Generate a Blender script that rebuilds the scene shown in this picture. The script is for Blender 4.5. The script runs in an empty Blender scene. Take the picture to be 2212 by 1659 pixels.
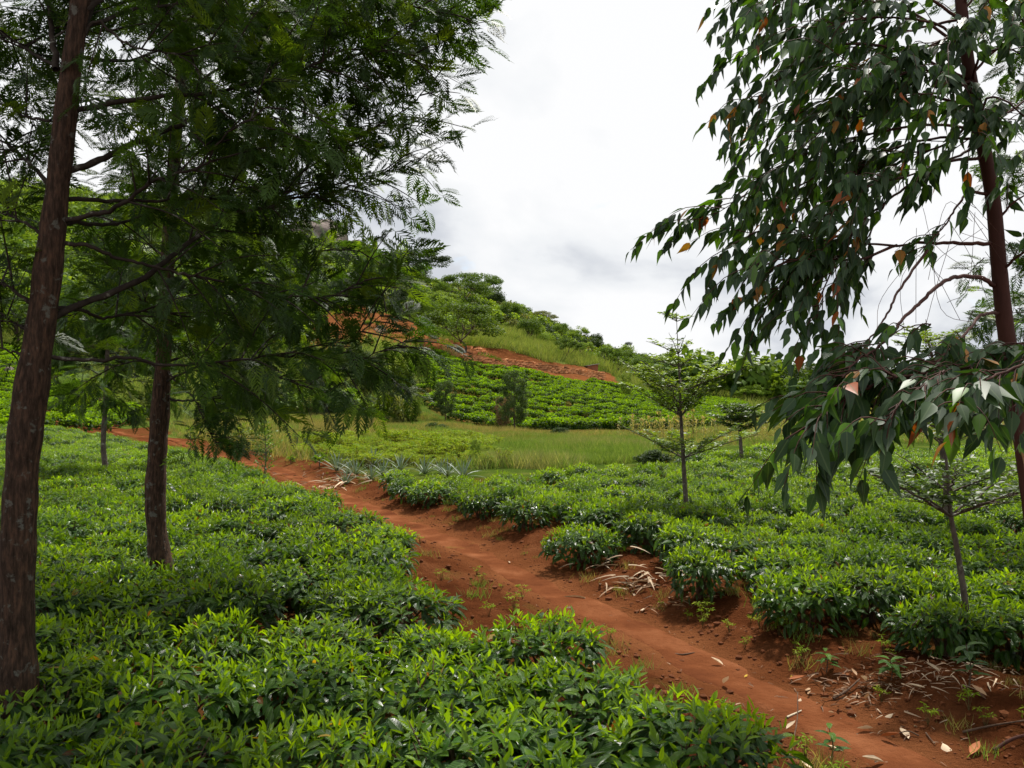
import bpy, math, random
import numpy as np
from mathutils import Vector, Matrix

random.seed(11)
rng = np.random.default_rng(11)
sc = bpy.context.scene
COL = sc.collection
R = math.radians

# ------------------------------------------------------------------ camera
F = 1790.0                       # focal length in units of the 2212 px wide picture
PITCH = R(1.3)
CAMZ = 1.70
cam_d = bpy.data.cameras.new("camera")
cam_d.sensor_width = 36.0
cam_d.lens = F / 2212.0 * 36.0
cam_d.clip_start = 0.05
cam_d.clip_end = 6000.0
cam = bpy.data.objects.new("camera", cam_d)
cam.location = (0, 0, CAMZ)
cam.rotation_euler = (R(90) + PITCH, 0, 0)
COL.objects.link(cam)
sc.camera = cam

# ------------------------------------------------------------------ sky
SUN_EL, SUN_AZ = R(58), R(22)    # azimuth measured from +Y towards +X
world = bpy.data.worlds.new("World")
sc.world = world
world.use_nodes = True
wn, wl = world.node_tree.nodes, world.node_tree.links
wn.clear()
def N(nodes, t, **kw):
    n = nodes.new(t)
    for k, v in kw.items():
        if k == 'inp':
            for kk, vv in v.items():
                n.inputs[kk].default_value = vv
        else:
            setattr(n, k, v)
    return n
out = N(wn, 'ShaderNodeOutputWorld')
sky = N(wn, 'ShaderNodeTexSky')
sky.sky_type = 'NISHITA'
sky.sun_disc = False
sky.sun_elevation = SUN_EL
sky.sun_rotation = SUN_AZ
bg1 = N(wn, 'ShaderNodeBackground', inp={'Strength': 0.10})
wl.new(sky.outputs[0], bg1.inputs['Color'])
tc = N(wn, 'ShaderNodeTexCoord')
sep = N(wn, 'ShaderNodeSeparateXYZ')
wl.new(tc.outputs['Generated'], sep.inputs[0])
zz = N(wn, 'ShaderNodeMath', operation='MAXIMUM', inp={1: 0.0}); wl.new(sep.outputs['Z'], zz.inputs[0])
za = N(wn, 'ShaderNodeMath', operation='ADD', inp={1: 0.48}); wl.new(zz.outputs[0], za.inputs[0])
dx = N(wn, 'ShaderNodeMath', operation='DIVIDE'); wl.new(sep.outputs['X'], dx.inputs[0]); wl.new(za.outputs[0], dx.inputs[1])
dy = N(wn, 'ShaderNodeMath', operation='DIVIDE'); wl.new(sep.outputs['Y'], dy.inputs[0]); wl.new(za.outputs[0], dy.inputs[1])
cmb = N(wn, 'ShaderNodeCombineXYZ'); wl.new(dx.outputs[0], cmb.inputs[0]); wl.new(dy.outputs[0], cmb.inputs[1])
n1 = N(wn, 'ShaderNodeTexNoise', inp={'Scale': 2.3, 'Detail': 8.0, 'Roughness': 0.50, 'Distortion': 0.25})
mp = N(wn, 'ShaderNodeMapping'); mp.inputs['Location'].default_value = (3.9, 2.15, 1.7)
wl.new(cmb.outputs[0], mp.inputs['Vector']); wl.new(mp.outputs[0], n1.inputs['Vector'])
cr = N(wn, 'ShaderNodeValToRGB')
e = cr.color_ramp.elements
e[0].position = 0.41; e[0].color = (0.63, 0.66, 0.715, 1)
e[1].position = 0.57; e[1].color = (0.96, 0.965, 0.975, 1)
k = cr.color_ramp.elements.new(0.49); k.color = (0.86, 0.88, 0.905, 1)
wl.new(n1.outputs[0], cr.inputs[0])
n2 = N(wn, 'ShaderNodeTexNoise', inp={'Scale': 3.2, 'Detail': 5.0, 'Roughness': 0.5, 'Distortion': 0.2})
mp2 = N(wn, 'ShaderNodeMapping'); mp2.inputs['Location'].default_value = (7.3, 1.2, 2.0)
wl.new(cmb.outputs[0], mp2.inputs['Vector']); wl.new(mp2.outputs[0], n2.inputs['Vector'])
cov = N(wn, 'ShaderNodeMapRange', inp={1: 0.27, 2: 0.35, 3: 0.0, 4: 1.0}); wl.new(n2.outputs[0], cov.inputs[0])
bg2 = N(wn, 'ShaderNodeBackground', inp={'Strength': 0.625})
wl.new(cr.outputs[0], bg2.inputs['Color'])
mxs = N(wn, 'ShaderNodeMixShader')
wl.new(cov.outputs[0], mxs.inputs[0]); wl.new(bg1.outputs[0], mxs.inputs[1]); wl.new(bg2.outputs[0], mxs.inputs[2])
wl.new(mxs.outputs[0], out.inputs[0])

# ------------------------------------------------------------------ sun
sd = Vector((math.sin(SUN_AZ) * math.cos(SUN_EL), math.cos(SUN_AZ) * math.cos(SUN_EL), math.sin(SUN_EL)))
sun_d = bpy.data.lights.new("sun", 'SUN')
sun_d.energy = 4.2
sun_d.angle = R(5.0)
sun_d.color = (1.0, 0.955, 0.88)
sun = bpy.data.objects.new("sun", sun_d)
sun.rotation_euler = (-sd).to_track_quat('-Z', 'Y').to_euler()
sun.location = (0, 0, 40)
COL.objects.link(sun)

sc.view_settings.view_transform = 'Standard'
sc.view_settings.look = 'None'
sc.view_settings.exposure = 0.72
sc.view_settings.gamma = 1.0
sc.view_settings.use_curve_mapping = False
sc.cycles.max_bounces = 7
sc.cycles.diffuse_bounces = 3
sc.cycles.glossy_bounces = 2
sc.cycles.transmission_bounces = 3
sc.cycles.transparent_max_bounces = 4
sc.cycles.caustics_reflective = False
sc.cycles.caustics_refractive = False

# ------------------------------------------------------------------ picture <-> place
CP, SP = math.cos(PITCH), math.sin(PITCH)
def ray(px, py):
    u = (np.asarray(px, float) - 1106.0) / F
    v = (829.5 - np.asarray(py, float)) / F
    dy_ = CP - v * SP
    dz_ = SP + v * CP
    return u / dy_, dz_ / dy_            # dx, dz per metre of depth
def at(px, py, D):
    a, b = ray(px, py)
    return np.array([a * D, D, CAMZ + b * D])
def zat(py, D):
    return CAMZ + ray(1106.0, py)[1] * D
def pix(x, y, z):
    y = np.maximum(np.asarray(y, float), 0.3)
    dz_ = (z - CAMZ)
    yc = y * CP + dz_ * SP
    zc = -y * SP + dz_ * CP
    return 1106.0 + F * x / yc, 829.5 - F * zc / yc

# ------------------------------------------------------------------ noise
_perm = np.random.default_rng(5).random((64, 256, 256))
def vnoise(x, y, seed=0):
    x = np.asarray(x, float); y = np.asarray(y, float)
    xi = np.floor(x).astype(int); yi = np.floor(y).astype(int)
    fx = x - xi; fy = y - yi
    fx = fx * fx * (3 - 2 * fx); fy = fy * fy * (3 - 2 * fy)
    T = _perm[seed % 64]
    a = T[xi % 256, yi % 256]; b = T[(xi + 1) % 256, yi % 256]
    c = T[xi % 256, (yi + 1) % 256]; d = T[(xi + 1) % 256, (yi + 1) % 256]
    return (a * (1 - fx) + b * fx) * (1 - fy) + (c * (1 - fx) + d * fx) * fy - 0.5
def fbm(x, y, seed=0, o=4):
    s = 0; am = 1.0
    for i in range(o):
        s = s + am * vnoise(x * 2 ** i, y * 2 ** i, seed + i); am *= 0.5
    return s
def sstep(a, b, x):
    t = np.clip((np.asarray(x, float) - a) / (b - a), 0, 1)
    return t * t * (3 - 2 * t)
def inpoly(px, py, poly):
    px = np.asarray(px, float); py = np.asarray(py, float)
    r = np.zeros(np.broadcast(px, py).shape, bool)
    n = len(poly)
    for i in range(n):
        x1, y1 = poly[i]; x2, y2 = poly[(i + 1) % n]
        if y1 == y2: continue
        c = ((y1 > py) != (y2 > py)) & (px < (x2 - x1) * (py - y1) / (y2 - y1) + x1)
        r ^= c
    return r

# ------------------------------------------------------------------ terrain heights
PROF = {   # picture column: (depth, picture row of the ground there), None = flat ground
    -900: [(24, None), (45, 830), (80, 720), (130, 560), (300, 380), (420, 400)],
    -300: [(24, None), (40, 880), (62, 830), (120, 690), (200, 500), (320, 375), (430, 390)],
    0:    [(24, None), (31, 930), (45, 893), (70, 800), (100, 735), (180, 560), (300, 400), (420, 405)],
    200:  [(26, None), (36, 938), (52, 905), (80, 830), (120, 720), (200, 565), (315, 435), (420, 440)],
    400:  [(30, None), (46, 940), (62, 905), (90, 820), (130, 700), (220, 555), (330, 450), (420, 455)],
    600:  [(34, None), (49, 928), (66, 890), (95, 800), (135, 690), (220, 570), (330, 492), (420, 495)],
    700:  [(38, None), (51, 921), (66, 885), (95, 775), (130, 685), (200, 590), (320, 520), (420, 525)],
    800:  [(40, None), (53, 920), (66, 890), (90, 775), (97, 748), (125, 668), (190, 598), (285, 548), (400, 560)],
    900:  [(44, None), (54, 918), (92, 785), (99, 765), (106, 742), (145, 680), (225, 606), (400, 620)],
    960:  [(46, None), (55, 922), (98, 785), (104, 765), (108, 741), (150, 690), (215, 635), (400, 650)],
    1000: [(48, None), (56, 926), (104, 783), (105.5, 766), (110, 762), (113, 745), (160, 690), (210, 645), (400, 665)],
    1100: [(50, None), (58, 931), (109, 793), (110.5, 776), (115, 773), (118, 757), (150, 725), (230, 675), (400, 700)],
    1200: [(52, None), (60, 934), (114, 805), (115.5, 789), (120, 786), (123, 777), (150, 760), (240, 718), (400, 745)],
    1290: [(54, None), (61, 936), (119, 818), (120.5, 803), (125, 801), (128, 799), (155, 785), (250, 752), (400, 775)],
    1330: [(54, None), (61, 936), (119, 833), (124, 822), (135, 815), (160, 800), (250, 765), (400, 790)],
    1420: [(56, None), (62, 936), (112, 862), (140, 838), (200, 800), (260, 790), (400, 805)],
    1500: [(58, None), (64, 931), (104, 880), (140, 856), (185, 838), (300, 836), (420, 845)],
    1600: [(58, None), (66, 924), (104, 888), (140, 864), (175, 851), (300, 850), (420, 852)],
    1720: [(60, None), (70, 918), (140, 881), (200, 868), (420, 862)],
    1900: [(60, None), (100, 897), (200, 880), (420, 868)],
    2300: [(60, None), (100, 897), (200, 880), (420, 868)],
    3200: [(60, None), (100, 897), (200, 880), (420, 868)],
}
_Dg = np.concatenate([np.linspace(0, 20, 3), np.arange(22, 440, 1.5), [600, 900, 1500, 2500, 4000]])
_cols = np.arange(-900, 3201, 20.0)
def _profile(c):
    ds, zs = [0.0], [0.0]
    for d, yy in PROF[c]:
        ds.append(d); zs.append(0.0 if yy is None else zat(yy, d))
    zl = zs[-1]
    ds += [700, 4000]; zs += [zl * 0.9, zl * 0.5]
    return np.interp(_Dg, ds, zs)
_ck = sorted(PROF)
_tab = np.array([_profile(c) for c in _ck])
_tab = np.array([np.interp(_cols, _ck, _tab[:, j]) for j in range(len(_Dg))]).T     # [col, D]
_k = np.array([0.25, 0.5, 0.25])
_tab = np.apply_along_axis(lambda a: np.convolve(np.pad(a, 1, 'edge'), _k, 'valid'), 0, _tab)

PATH_P = [(2080, 1900), (2060, 1750), (1975, 1630), (1750, 1510), (1570, 1435), (1400, 1345), (1240, 1282), (1120, 1222), (1000, 1166), (900, 1131),
          (820, 1096), (740, 1066), (650, 1030), (600, 1010), (540, 998), (480, 986), (420, 964), (370, 950)]
PATH = []
for a, b in PATH_P:
    dxx, dzz = ray(a, b); D = -CAMZ / dzz
    PATH.append((dxx * D, D))
PATH += [(-17.5, 38), (-20, 41), (-24, 44), (-30, 48)]
PATH = [(2.0, 0.8)] + PATH
PATH = np.array(PATH)
def catmull(P, n=8):
    P = np.asarray(P, float)
    Q = np.vstack([2 * P[0] - P[1], P, 2 * P[-1] - P[-2]])
    o = []
    for i in range(1, len(Q) - 2):
        p0, p1, p2, p3 = Q[i - 1], Q[i], Q[i + 1], Q[i + 2]
        for t in np.linspace(0, 1, n, endpoint=False):
            o.append(0.5 * (2 * p1 + (p2 - p0) * t + (2 * p0 - 5 * p1 + 4 * p2 - p3) * t * t + (3 * p1 - p0 - 3 * p2 + p3) * t ** 3))
    o.append(P[-1])
    return np.array(o)
PATHF = catmull(PATH, 8)
def pathdist(x, y):
    x = np.asarray(x, float); y = np.asarray(y, float)
    d = np.full(x.shape, 1e9); side = np.zeros(x.shape)
    m = y < 60
    xs, ys = x[m], y[m]
    best = np.full(xs.shape, 1e9); sd_ = np.zeros(xs.shape)
    for i in range(len(PATHF) - 1):
        a, b = PATHF[i], PATHF[i + 1]
        ab = b - a; L2 = max(ab @ ab, 1e-9)
        t = np.clip(((xs - a[0]) * ab[0] + (ys - a[1]) * ab[1]) / L2, 0, 1)
        ex = xs - a[0] - t * ab[0]; ey = ys - a[1] - t * ab[1]
        q = np.hypot(ex, ey)
        u = q < best
        best[u] = q[u]
        sd_[u] = np.sign(ab[0] * ey - ab[1] * ex)[u]     # +1 left of the way
    d[m] = best; side[m] = sd_
    return d, side
def terrain(x, y, path=True):
    x = np.atleast_1d(np.asarray(x, float)); y = np.atleast_1d(np.asarray(y, float))
    D = np.clip(y, 0.0, 3999)
    c = np.clip(1106 + F * x / np.maximum(y, 1.0), _cols[0], _cols[-1] - 1e-3)
    ci = (c - _cols[0]) / 20.0
    i = np.clip(np.floor(ci).astype(int), 0, len(_cols) - 2); fi = ci - i
    j = np.clip(np.searchsorted(_Dg, D, side='right') - 1, 0, len(_Dg) - 2)
    fj = np.clip((D - _Dg[j]) / (_Dg[j + 1] - _Dg[j]), 0, 1)
    z = (_tab[i, j] * (1 - fj) + _tab[i, j + 1] * fj) * (1 - fi) + (_tab[i + 1, j] * (1 - fj) + _tab[i + 1, j + 1] * fj) * fi
    z = z + 0.05 * fbm(x / 1.7, y / 1.7, 3, 3) * sstep(1, 4, D) * (1 - sstep(30, 50, D))
    z = z + 0.5 * fbm(x / 11, y / 11, 9, 3) * sstep(45, 75, D) * (1 - 0.6 * sstep(95, 105, D) * (1 - sstep(125, 140, D)))
    z = z + 3.0 * fbm(x / 37, y / 37, 14, 3) * sstep(130, 220, D)
    if path:
        d, s = pathdist(x, y)
        near = 1 - sstep(30, 50, D)
        z = z + near * (-0.10 * np.exp(-(d / 0.55) ** 2) + 0.05 * np.exp(-((d - 1.05) / 0.35) ** 2) * np.where(s < 0, 1.6, 0.8))
        cl = sstep(0.30, 0.55, d) * (1 - sstep(1.5, 2.6, d)) * near
        z = z + cl * (0.085 * fbm(x * 3.3, y * 3.3, 21, 3) + 0.05 * np.maximum(0, fbm(x * 9, y * 9, 25, 2)))
        z = z + 0.012 * near * fbm(x * 2.5, y * 2.5, 30, 3) * (d < 0.5)
    return z
def tz(x, y):
    return float(terrain(x, y)[0])
def ground_at(px, py, d0=2.0, d1=420.0):
    """where the sight line through a picture point first meets the ground"""
    a, b = ray(px, py)
    D = np.exp(np.linspace(np.log(d0), np.log(d1), 1400))
    g = terrain(a * D, D) - (CAMZ + b * D)
    k = np.argmax(g > 0) if (g > 0).any() else np.argmax(g)
    return np.array([a * D[k], D[k], terrain(a * D[k], D[k])[0]])

# ------------------------------------------------------------------ mesh building
class MB:
    def __init__(s):
        s.v, s.t, s.q, s.c, s.u, s.tm, s.qm, s.n = [], [], [], [], [], [], [], 0
    def add(s, v, t=None, q=None, col=(1, 1, 1), uv=None, mat=0):
        v = np.asarray(v, float).reshape(-1, 3); n = len(v)
        s.v.append(v)
        if t is not None and len(t):
            t = np.asarray(t, int).reshape(-1, 3) + s.n; s.t.append(t); s.tm.append(np.full(len(t), mat))
        if q is not None and len(q):
            q = np.asarray(q, int).reshape(-1, 4) + s.n; s.q.append(q); s.qm.append(np.full(len(q), mat))
        c = np.asarray(col, float)
        s.c.append(np.broadcast_to(c, (n, 3)) if c.ndim == 1 else c)
        s.u.append(np.zeros((n, 2)) if uv is None else np.asarray(uv, float))
        s.n += n
        return s
    def mesh(s, name, mats, smooth=True):
        me = bpy.data.meshes.new(name)
        v = np.vstack(s.v); nv = len(v)
        t = np.vstack(s.t) if s.t else np.zeros((0, 3), int)
        q = np.vstack(s.q) if s.q else np.zeros((0, 4), int)
        me.vertices.add(nv); me.vertices.foreach_set('co', v.ravel().astype(np.float32))
        nl = t.size + q.size
        me.loops.add(nl)
        me.loops.foreach_set('vertex_index', np.concatenate([t.ravel(), q.ravel()]).astype(np.int32))
        npoly = len(t) + len(q)
        me.polygons.add(npoly)
        st = np.concatenate([np.arange(len(t)) * 3, t.size + np.arange(len(q)) * 4]).astype(np.int32)
        me.polygons.foreach_set('loop_start', st)
        mi = np.concatenate([np.concatenate(s.tm) if s.tm else np.zeros(0, int), np.concatenate(s.qm) if s.qm else np.zeros(0, int)]).astype(np.int32)
        me.polygons.foreach_set('material_index', mi)
        me.polygons.foreach_set('use_smooth', np.full(npoly, smooth, bool))
        c = np.ones((nv, 4), np.float32); c[:, :3] = np.vstack(s.c)
        a = me.attributes.new('tint', 'FLOAT_COLOR', 'POINT'); a.data.foreach_set('color', c.ravel())
        u = np.zeros((nv, 3), np.float32); u[:, :2] = np.vstack(s.u)
        a = me.attributes.new('luv', 'FLOAT_VECTOR', 'POINT'); a.data.foreach_set('vector', u.ravel())
        for m in (mats if isinstance(mats, (list, tuple)) else [mats]):
            me.materials.append(m)
        me.update(calc_edges=True)
        return me
def unit(v):
    v = np.asarray(v, float)
    return v / np.maximum(np.linalg.norm(v, axis=-1, keepdims=True), 1e-9)
def tube(mb, P, r, sides=6, col=(1, 1, 1), mat=0, cap=True, wob=0.0, rough=0.0):
    P = np.asarray(P, float); n = len(P)
    r = np.broadcast_to(np.asarray(r, float), (n,))
    T = np.gradient(P, axis=0) if n > 2 else np.repeat((P[1:] - P[:1]), 2, 0)
    T = unit(T)
    ref = np.array([0.0, 0, 1]) if abs(T[:, 2]).mean() < 0.8 else np.array([1.0, 0, 0])
    X = unit(np.cross(T, ref)); Y = np.cross(X, T)
    a = np.linspace(0, 2 * np.pi, sides, endpoint=False)
    rr = r[:, None] * (1 + (wob * rng.normal(size=(n, sides)) if wob else 0))
    if rough:
        ll = np.r_[0, np.cumsum(np.linalg.norm(np.diff(P, axis=0), axis=1))][:, None]; ca = np.cos(a)[None, :] * 3 + 40; sa_ = np.sin(a)[None, :] * 3 + 40
        rr = rr * (1 + rough * (1.6 * fbm(ca + ll * 0.7, sa_ + ll * 0.9, 7, 3) + 0.9 * vnoise(ca * 4 + ll * 1.5, sa_ * 4 + ll * 6, 11) + 0.7 * vnoise(ca * 9 + ll * 3, sa_ * 9 + ll * 14, 13)))
    V = P[:, None, :] + rr[..., None] * (np.cos(a)[None, :, None] * X[:, None, :] + np.sin(a)[None, :, None] * Y[:, None, :])
    V = V.reshape(-1, 3)
    i = np.arange(n - 1)[:, None] * sides; j = np.arange(sides)[None, :]; j2 = (j + 1) % sides
    Q = np.stack([i + j, i + j2, i + sides + j2, i + sides + j], -1).reshape(-1, 4)
    uv = np.stack([np.tile(np.arange(sides) / sides, n), np.repeat(np.linspace(0, 1, n), sides)], 1)
    t = None
    if cap:
        V = np.vstack([V, P[-1] + T[-1] * r[-1]]); uv = np.vstack([uv, [0, 1]])
        b = (n - 1) * sides
        t = [(b + k, b + (k + 1) % sides, n * sides) for k in range(sides)]
    mb.add(V, t, Q, col, uv, mat)
def frames(d, nrm):
    """rotation whose Y axis is d and whose Z axis leans to nrm"""
    d = unit(d); x = unit(np.cross(d, nrm)); z = np.cross(x, d)
    return np.stack([x, d, z], -1)
class Tmpl:
    def __init__(s, v, t=None, q=None, uv=None, shade=None):
        s.v = np.asarray(v, float); s.t = np.asarray(t, int).reshape(-1, 3) if t is not None and len(t) else None
        s.q = np.asarray(q, int).reshape(-1, 4) if q is not None and len(q) else None
        s.uv = np.zeros((len(s.v), 2)) if uv is None else np.asarray(uv, float)
        s.shade = np.ones((len(s.v), 1)) if shade is None else np.asarray(shade, float).reshape(-1, 1)
def scatter(mb, T, P, Rm, S, col, mat=0):
    P = np.asarray(P, float).reshape(-1, 3); n = len(P)
    if n == 0: return
    S = np.asarray(S, float)
    S = np.broadcast_to(S, (n,))[:, None, None] if S.ndim < 2 else S[:, None, :]
    k = len(T.v)
    V = np.einsum('nij,nkj->nki', Rm, T.v[None] * S) + P[:, None, :]
    off = np.arange(n)[:, None, None] * k
    t = (T.t[None] + off).reshape(-1, 3) if T.t is not None else None
    q = (T.q[None] + off).reshape(-1, 4) if T.q is not None else None
    col = np.broadcast_to(np.asarray(col, float), (n, 3))
    C = (col[:, None, :] * T.shade[None]).reshape(-1, 3)
    mb.add(V.reshape(-1, 3), t, q, C, np.tile(T.uv, (n, 1)), mat)
def rdir(n, up=0.0):
    v = rng.normal(size=(n, 3)); v[:, 2] += up
    return unit(v)
def leaf_tmpl(w=0.36, prof=None, fold=0.25, droop=0.18, petiole=0.06, segs=None, tip=1.0):
    """a leaf blade along +Y: midrib fold, downward bend, pointed tip"""
    ys = segs if segs is not None else [0.0, 0.15, 0.40, 0.70, 1.0]
    ws = prof if prof is not None else [0.05, 0.62, 1.0, 0.70, 0.0]
    v, uv = [], []
    for y, q in zip(ys, ws):
        z0 = -droop * y * y
        hw = 0.5 * w * q
        v += [(-hw, petiole + y, z0 + fold * hw), (0, petiole + y, z0), (hw, petiole + y, z0 + fold * hw)]
        uv += [(0.5 - 0.5 * q, y), (0.5, y), (0.5 + 0.5 * q, y)]
    q_ = []
    n = len(ys)
    for i in range(n - 2):
        a = 3 * i
        q_ += [(a, a + 1, a + 4, a + 3), (a + 1, a + 2, a + 5, a + 4)]
    a = 3 * (n - 2)
    t = [(a, a + 1, a + 4), (a + 1, a + 2, a + 4)]
    t2 = []
    if petiole > 0.01:
        v += [(-0.012, 0, 0.01), (0.012, 0, 0.01)]; uv += [(0.5, 0), (0.5, 0)]
        m = len(v)
        t2 = [(m - 2, m - 1, 1)]
    return Tmpl(v, t + t2, q_, uv)

# ------------------------------------------------------------------ objects
def put(name, data, parent=None, loc=None, rot=None, scale=None, **props):
    o = bpy.data.objects.new(name, data)
    COL.objects.link(o)
    if parent is not None: o.parent = parent
    if loc is not None: o.location = tuple(float(q) for q in loc)
    if rot is not None: o.rotation_euler = rot
    if scale is not None: o.scale = scale if hasattr(scale, '__len__') else (scale,) * 3
    for k_, v_ in props.items():
        if v_ is not None: o[k_] = v_
    return o
def gn_scatter(name, pts, rot, scl, idx, protos, **props):
    """one object: points that carry copies of a few small meshes"""
    pts = np.asarray(pts, float)
    me = bpy.data.meshes.new(name)
    me.vertices.add(len(pts)); me.vertices.foreach_set('co', pts.ravel().astype(np.float32))
    rv = np.zeros((len(pts), 3), np.float32)
    rot = np.asarray(rot, float)
    if rot.ndim == 1: rv[:, 2] = rot
    else: rv[:] = rot
    a = me.attributes.new('rotv', 'FLOAT_VECTOR', 'POINT'); a.data.foreach_set('vector', rv.ravel())
    sv = np.ones((len(pts), 3), np.float32); scl = np.asarray(scl, float)
    sv[:] = scl[:, None] if scl.ndim == 1 else scl
    a = me.attributes.new('sclv', 'FLOAT_VECTOR', 'POINT'); a.data.foreach_set('vector', sv.ravel())
    a = me.attributes.new('idx', 'INT', 'POINT'); a.data.foreach_set('value', np.asarray(idx).astype(np.int32))
    me.update()
    cl = bpy.data.collections.new(name + "_kinds")
    for i, p in enumerate(protos):
        po = bpy.data.objects.new("%s_kind.%03d" % (name, i), p); cl.objects.link(po)
    o = put(name, me, **props)
    g = bpy.data.node_groups.new(name, 'GeometryNodeTree')
    g.interface.new_socket('Geometry', in_out='INPUT', socket_type='NodeSocketGeometry')
    g.interface.new_socket('Geometry', in_out='OUTPUT', socket_type='NodeSocketGeometry')
    gi = g.nodes.new('NodeGroupInput'); go = g.nodes.new('NodeGroupOutput')
    ci = g.nodes.new('GeometryNodeCollectionInfo'); ci.inputs['Collection'].default_value = cl
    ci.inputs['Separate Children'].default_value = True; ci.inputs['Reset Children'].default_value = True
    ip = g.nodes.new('GeometryNodeInstanceOnPoints'); ip.inputs['Pick Instance'].default_value = True
    def na(nm, ty):
        q = g.nodes.new('GeometryNodeInputNamedAttribute'); q.data_type = ty; q.inputs['Name'].default_value = nm
        return next(s_ for s_ in q.outputs if s_.enabled and s_.name == 'Attribute')
    L = g.links
    L.new(gi.outputs[0], ip.inputs['Points']); L.new(ci.outputs[0], ip.inputs['Instance'])
    L.new(na('rotv', 'FLOAT_VECTOR'), ip.inputs['Rotation']); L.new(na('sclv', 'FLOAT_VECTOR'), ip.inputs['Scale'])
    L.new(na('idx', 'INT'), ip.inputs['Instance Index'])
    L.new(ip.outputs[0], go.inputs[0])
    m = o.modifiers.new(name, 'NODES'); m.node_group = g
    return o

# ------------------------------------------------------------------ materials
def mat_new(name):
    m = bpy.data.materials.new(name); m.use_nodes = True
    m.node_tree.nodes.clear()
    return m, m.node_tree.nodes, m.node_tree.links
def leaf_mat(name, rough=0.42, trans=0.35, tcol=(1.5, 1.35, 0.45), spec=0.5, vary=0.25, veins=False, mid=None):
    m, n, l = mat_new(name)
    o = N(n, 'ShaderNodeOutputMaterial')
    at_ = N(n, 'ShaderNodeAttribute', attribute_name='tint')
    oi = N(n, 'ShaderNodeObjectInfo')
    mr = N(n, 'ShaderNodeMapRange', inp={3: 1 - vary, 4: 1 + vary}); l.new(oi.outputs['Random'], mr.inputs[0])
    hs = N(n, 'ShaderNodeHueSaturation'); l.new(at_.outputs['Color'], hs.inputs['Color']); l.new(mr.outputs[0], hs.inputs['Value'])
    geo = N(n, 'ShaderNodeNewGeometry')
    r2 = N(n, 'ShaderNodeMapRange', inp={3: 0.8, 4: 1.25}); l.new(geo.outputs['Random Per Island'], r2.inputs[0])
    ml = N(n, 'ShaderNodeMix', data_type='RGBA', blend_type='MULTIPLY', inp={0: 1.0})
    l.new(hs.outputs[0], ml.inputs[6]); l.new(r2.outputs[0], ml.inputs[7])
    colr = ml.outputs[2]
    pb = N(n, 'ShaderNodeBsdfPrincipled', inp={'Roughness': rough, 'Specular IOR Level': spec})
    if veins or mid:
        ua = N(n, 'ShaderNodeAttribute', attribute_name='luv')
        sx = N(n, 'ShaderNodeSeparateXYZ'); l.new(ua.outputs['Vector'], sx.inputs[0])
        ax = N(n, 'ShaderNodeMath', operation='SUBTRACT', inp={1: 0.5}); l.new(sx.outputs[0], ax.inputs[0])
        ab = N(n, 'ShaderNodeMath', operation='ABSOLUTE'); l.new(ax.outputs[0], ab.inputs[0])
        rib = N(n, 'ShaderNodeMapRange', inp={1: 0.015, 2: 0.06, 3: 0.55, 4: 0.0}); l.new(ab.outputs[0], rib.inputs[0])
        mm = N(n, 'ShaderNodeMix', data_type='RGBA'); mm.inputs[7].default_value = (*(mid or (0.16, 0.24, 0.07)), 1)
        l.new(rib.outputs[0], mm.inputs[0]); l.new(colr, mm.inputs[6]); colr = mm.outputs[2]
        if veins:
            w1 = N(n, 'ShaderNodeMath', operation='MULTIPLY', inp={1: 0.9}); l.new(ab.outputs[0], w1.inputs[0])
            w2 = N(n, 'ShaderNodeMath', operation='SUBTRACT'); l.new(sx.outputs[1], w2.inputs[0]); l.new(w1.outputs[0], w2.inputs[1])
            w3 = N(n, 'ShaderNodeMath', operation='MULTIPLY', inp={1: 52.0}); l.new(w2.outputs[0], w3.inputs[0])
            w4 = N(n, 'ShaderNodeMath', operation='SINE'); l.new(w3.outputs[0], w4.inputs[0])
            bp = N(n, 'ShaderNodeBump', inp={'Strength': 0.55, 'Distance': 0.004}); l.new(w4.outputs[0], bp.inputs['Height'])
            l.new(bp.outputs[0], pb.inputs['Normal'])
    l.new(colr, pb.inputs['Base Color'])
    tr = N(n, 'ShaderNodeBsdfTranslucent')
    tm = N(n, 'ShaderNodeMix', data_type='RGBA', blend_type='MULTIPLY', inp={0: 1.0}); tm.inputs[7].default_value = (*tcol, 1)
    l.new(colr, tm.inputs[6]); l.new(tm.outputs[2], tr.inputs['Color'])
    mx = N(n, 'ShaderNodeMixShader', inp={0: trans})
    l.new(pb.outputs[0], mx.inputs[1]); l.new(tr.outputs[0], mx.inputs[2]); l.new(mx.outputs[0], o.inputs[0])
    return m
def ramp(n, stops):
    c = N(n, 'ShaderNodeValToRGB'); e_ = c.color_ramp.elements
    while len(e_) < len(stops): e_.new(0.5)
    for q, (p_, cc) in zip(e_, stops):
        q.position = p_; q.color = (*cc, 1)
    return c
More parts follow.
